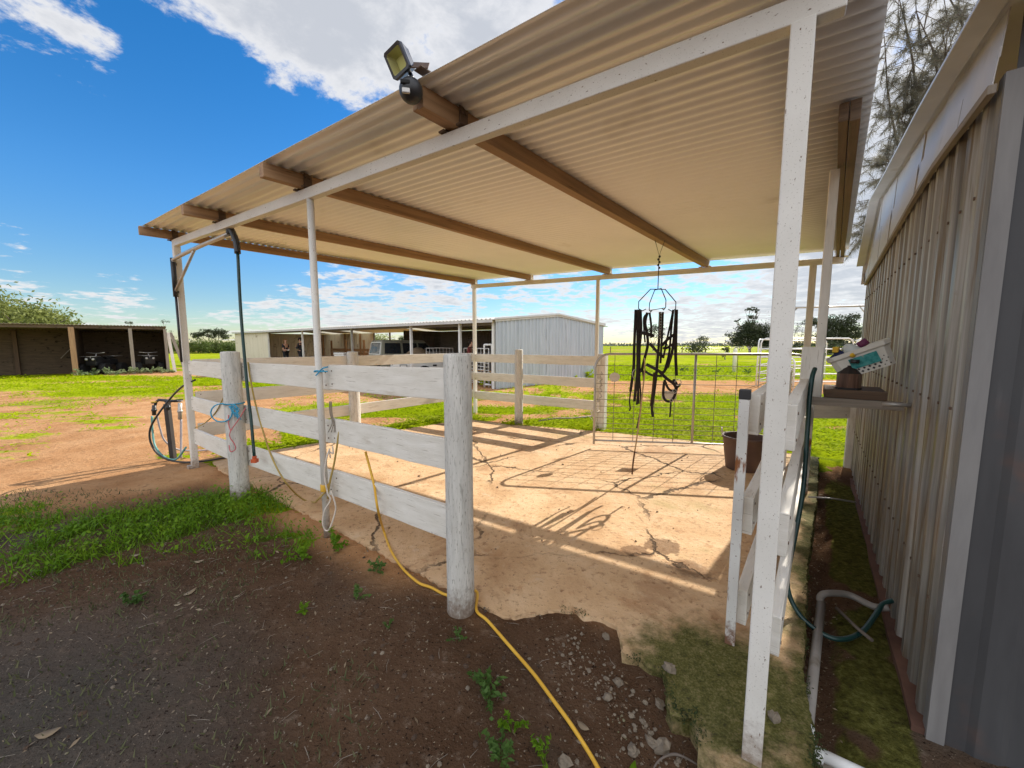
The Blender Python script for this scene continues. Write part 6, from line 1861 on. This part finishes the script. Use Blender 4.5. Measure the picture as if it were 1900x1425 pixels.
for u, v, L_, a, m_, lb in ((353, 1100, .035, 1.2, DEADL, 'curled yellow fallen leaf in the left foreground'), (330, 1122, .02, .3, DEADL, 'small white fallen leaf below the curled yellow one'), (253, 1030, .03, .2, DEADL, 'orange dry leaf at the edge of the shaded grass'), (1175, 1395, .035, 1.0, LEAFS, 'green gum leaf near the bottom of the slab notch'), (1540, 1362, .07, -1.0, GREYWOOD, 'long grey gum leaf on the mossy drain floor'), (370, 1043, .03, .2, DEADL, 'pale strip of bark near the green weeds'), (1082, 1330, .03, -.8, DEADL, 'pale leaf curl lying right of the yellow cord'), (90, 1365, .04, .3, DEADL, 'long pale dry leaf at the lower left')):
    p = gp(u, v); z = gh(p.x, p.y) + .01; b = MB()
    d = V((math.cos(a), math.sin(a), .1)); e = V((-math.sin(a), math.cos(a), .2))
    pts = [V((p.x, p.y, z)) + d * L_ * t + V((0, 0, .25 * L_ * t * t)) for t in (-1, -.5, 0, .5, 1)]
    w = [.03, .32, .4, .3, .03]
    vs = [q + e * L_ * k for q, k in zip(pts, w)] + [q - e * L_ * k for q, k in zip(pts, w)]
    b.add(vs, [(i, i + 1, i + 6, i + 5) for i in range(4)], None, True)
    tag(solid(b.build('fallen_leaf', m_), .0008), lb, 'leaf')
p = [gp(1205, 1440, -.10), gp(1222, 1412, -.085), gp(1245, 1400, -.08), gp(1268, 1404, -.08), gp(1310, 1428, -.10)]
b = MB(); b.tube(curve_pts(p, 5), .0055, 7, [.4 + .05 * k for k in range(12)] + [1 - .06 * k for k in range(9)]); tag(b.build('dead_root', BARK), 'pale curved dead root at the bottom of the picture beside the slab', 'root')
p = [gp(1552, 1128, -.02), gp(1590, 1165, .0), gp(1618, 1188, .01)]
b = MB(); b.tube(p, .009, 6); tag(b.build('stick', BARK), 'reddish stick lying across the loop of the green hose', 'stick')
b = MB(); b.tube([gp(1500, 922, .05), gp(1545, 925, .03), gp(1588, 932, .02)], .008, 7); tag(b.build('thin_pipe', GALV), 'thin grey pipe crossing the mossy drain at the far post', 'pipe')
b = MB(); p0, p1 = gp(1000, 781, .03), gp(1062, 776, .05); b.tube([p0, p0.lerp(p1, .5) + V((0, .03, .02)), p1, gp(1100, 772, .06)], .016, 7); tag(b.build('fallen_branch', GREYWOOD), 'grey stick lying in the weeds behind the rail fence', 'branch')
# dark moss hanging over the broken slab edge
mm_ = []
for k in range(2600):
    i = int(r4.integers(4, 27)) if k % 3 else int(r4.integers(26, 32))
    (x0, y0), (x1, y1) = SLAB[i], SLAB[i + 1]
    t = r4.random()
    x, y = x0 + (x1 - x0) * t, y0 + (y1 - y0) * t
    if vn(np.array([x * 9]), np.array([y * 9]), 4)[0] < .52: continue
    mm_.append((x + r4.normal() * .012 + .012, y + r4.normal() * .012 + .01, -abs(r4.normal()) * .016 + .006))
tag(raw('edge_moss', leaf_quads(np.array(mm_), .014, .006, r4), 4, mk('dark_moss', [(.3, (.018, .030, .010)), (.7, (.06, .075, .02))], 6, coord='pos', rough=.95)), 'dark moss clinging to the broken slab edge', 'moss', kind='stuff')
# droppings and crumbs on the slab
b = MB()
for k in range(110):
    x, y = r4.uniform(-2.5, 3.2), r4.uniform(2.4, 6.2)
    if not inpoly(np.array([x]), np.array([y]), SLAB)[0]: continue
    rock(b, (x, y, .004), .004 + .012 * r4.random() ** 3, r4)
tag(b.build('crumbs', HAYM), 'dark dry crumbs scattered over the sunny slab', 'crumbs', kind='stuff')
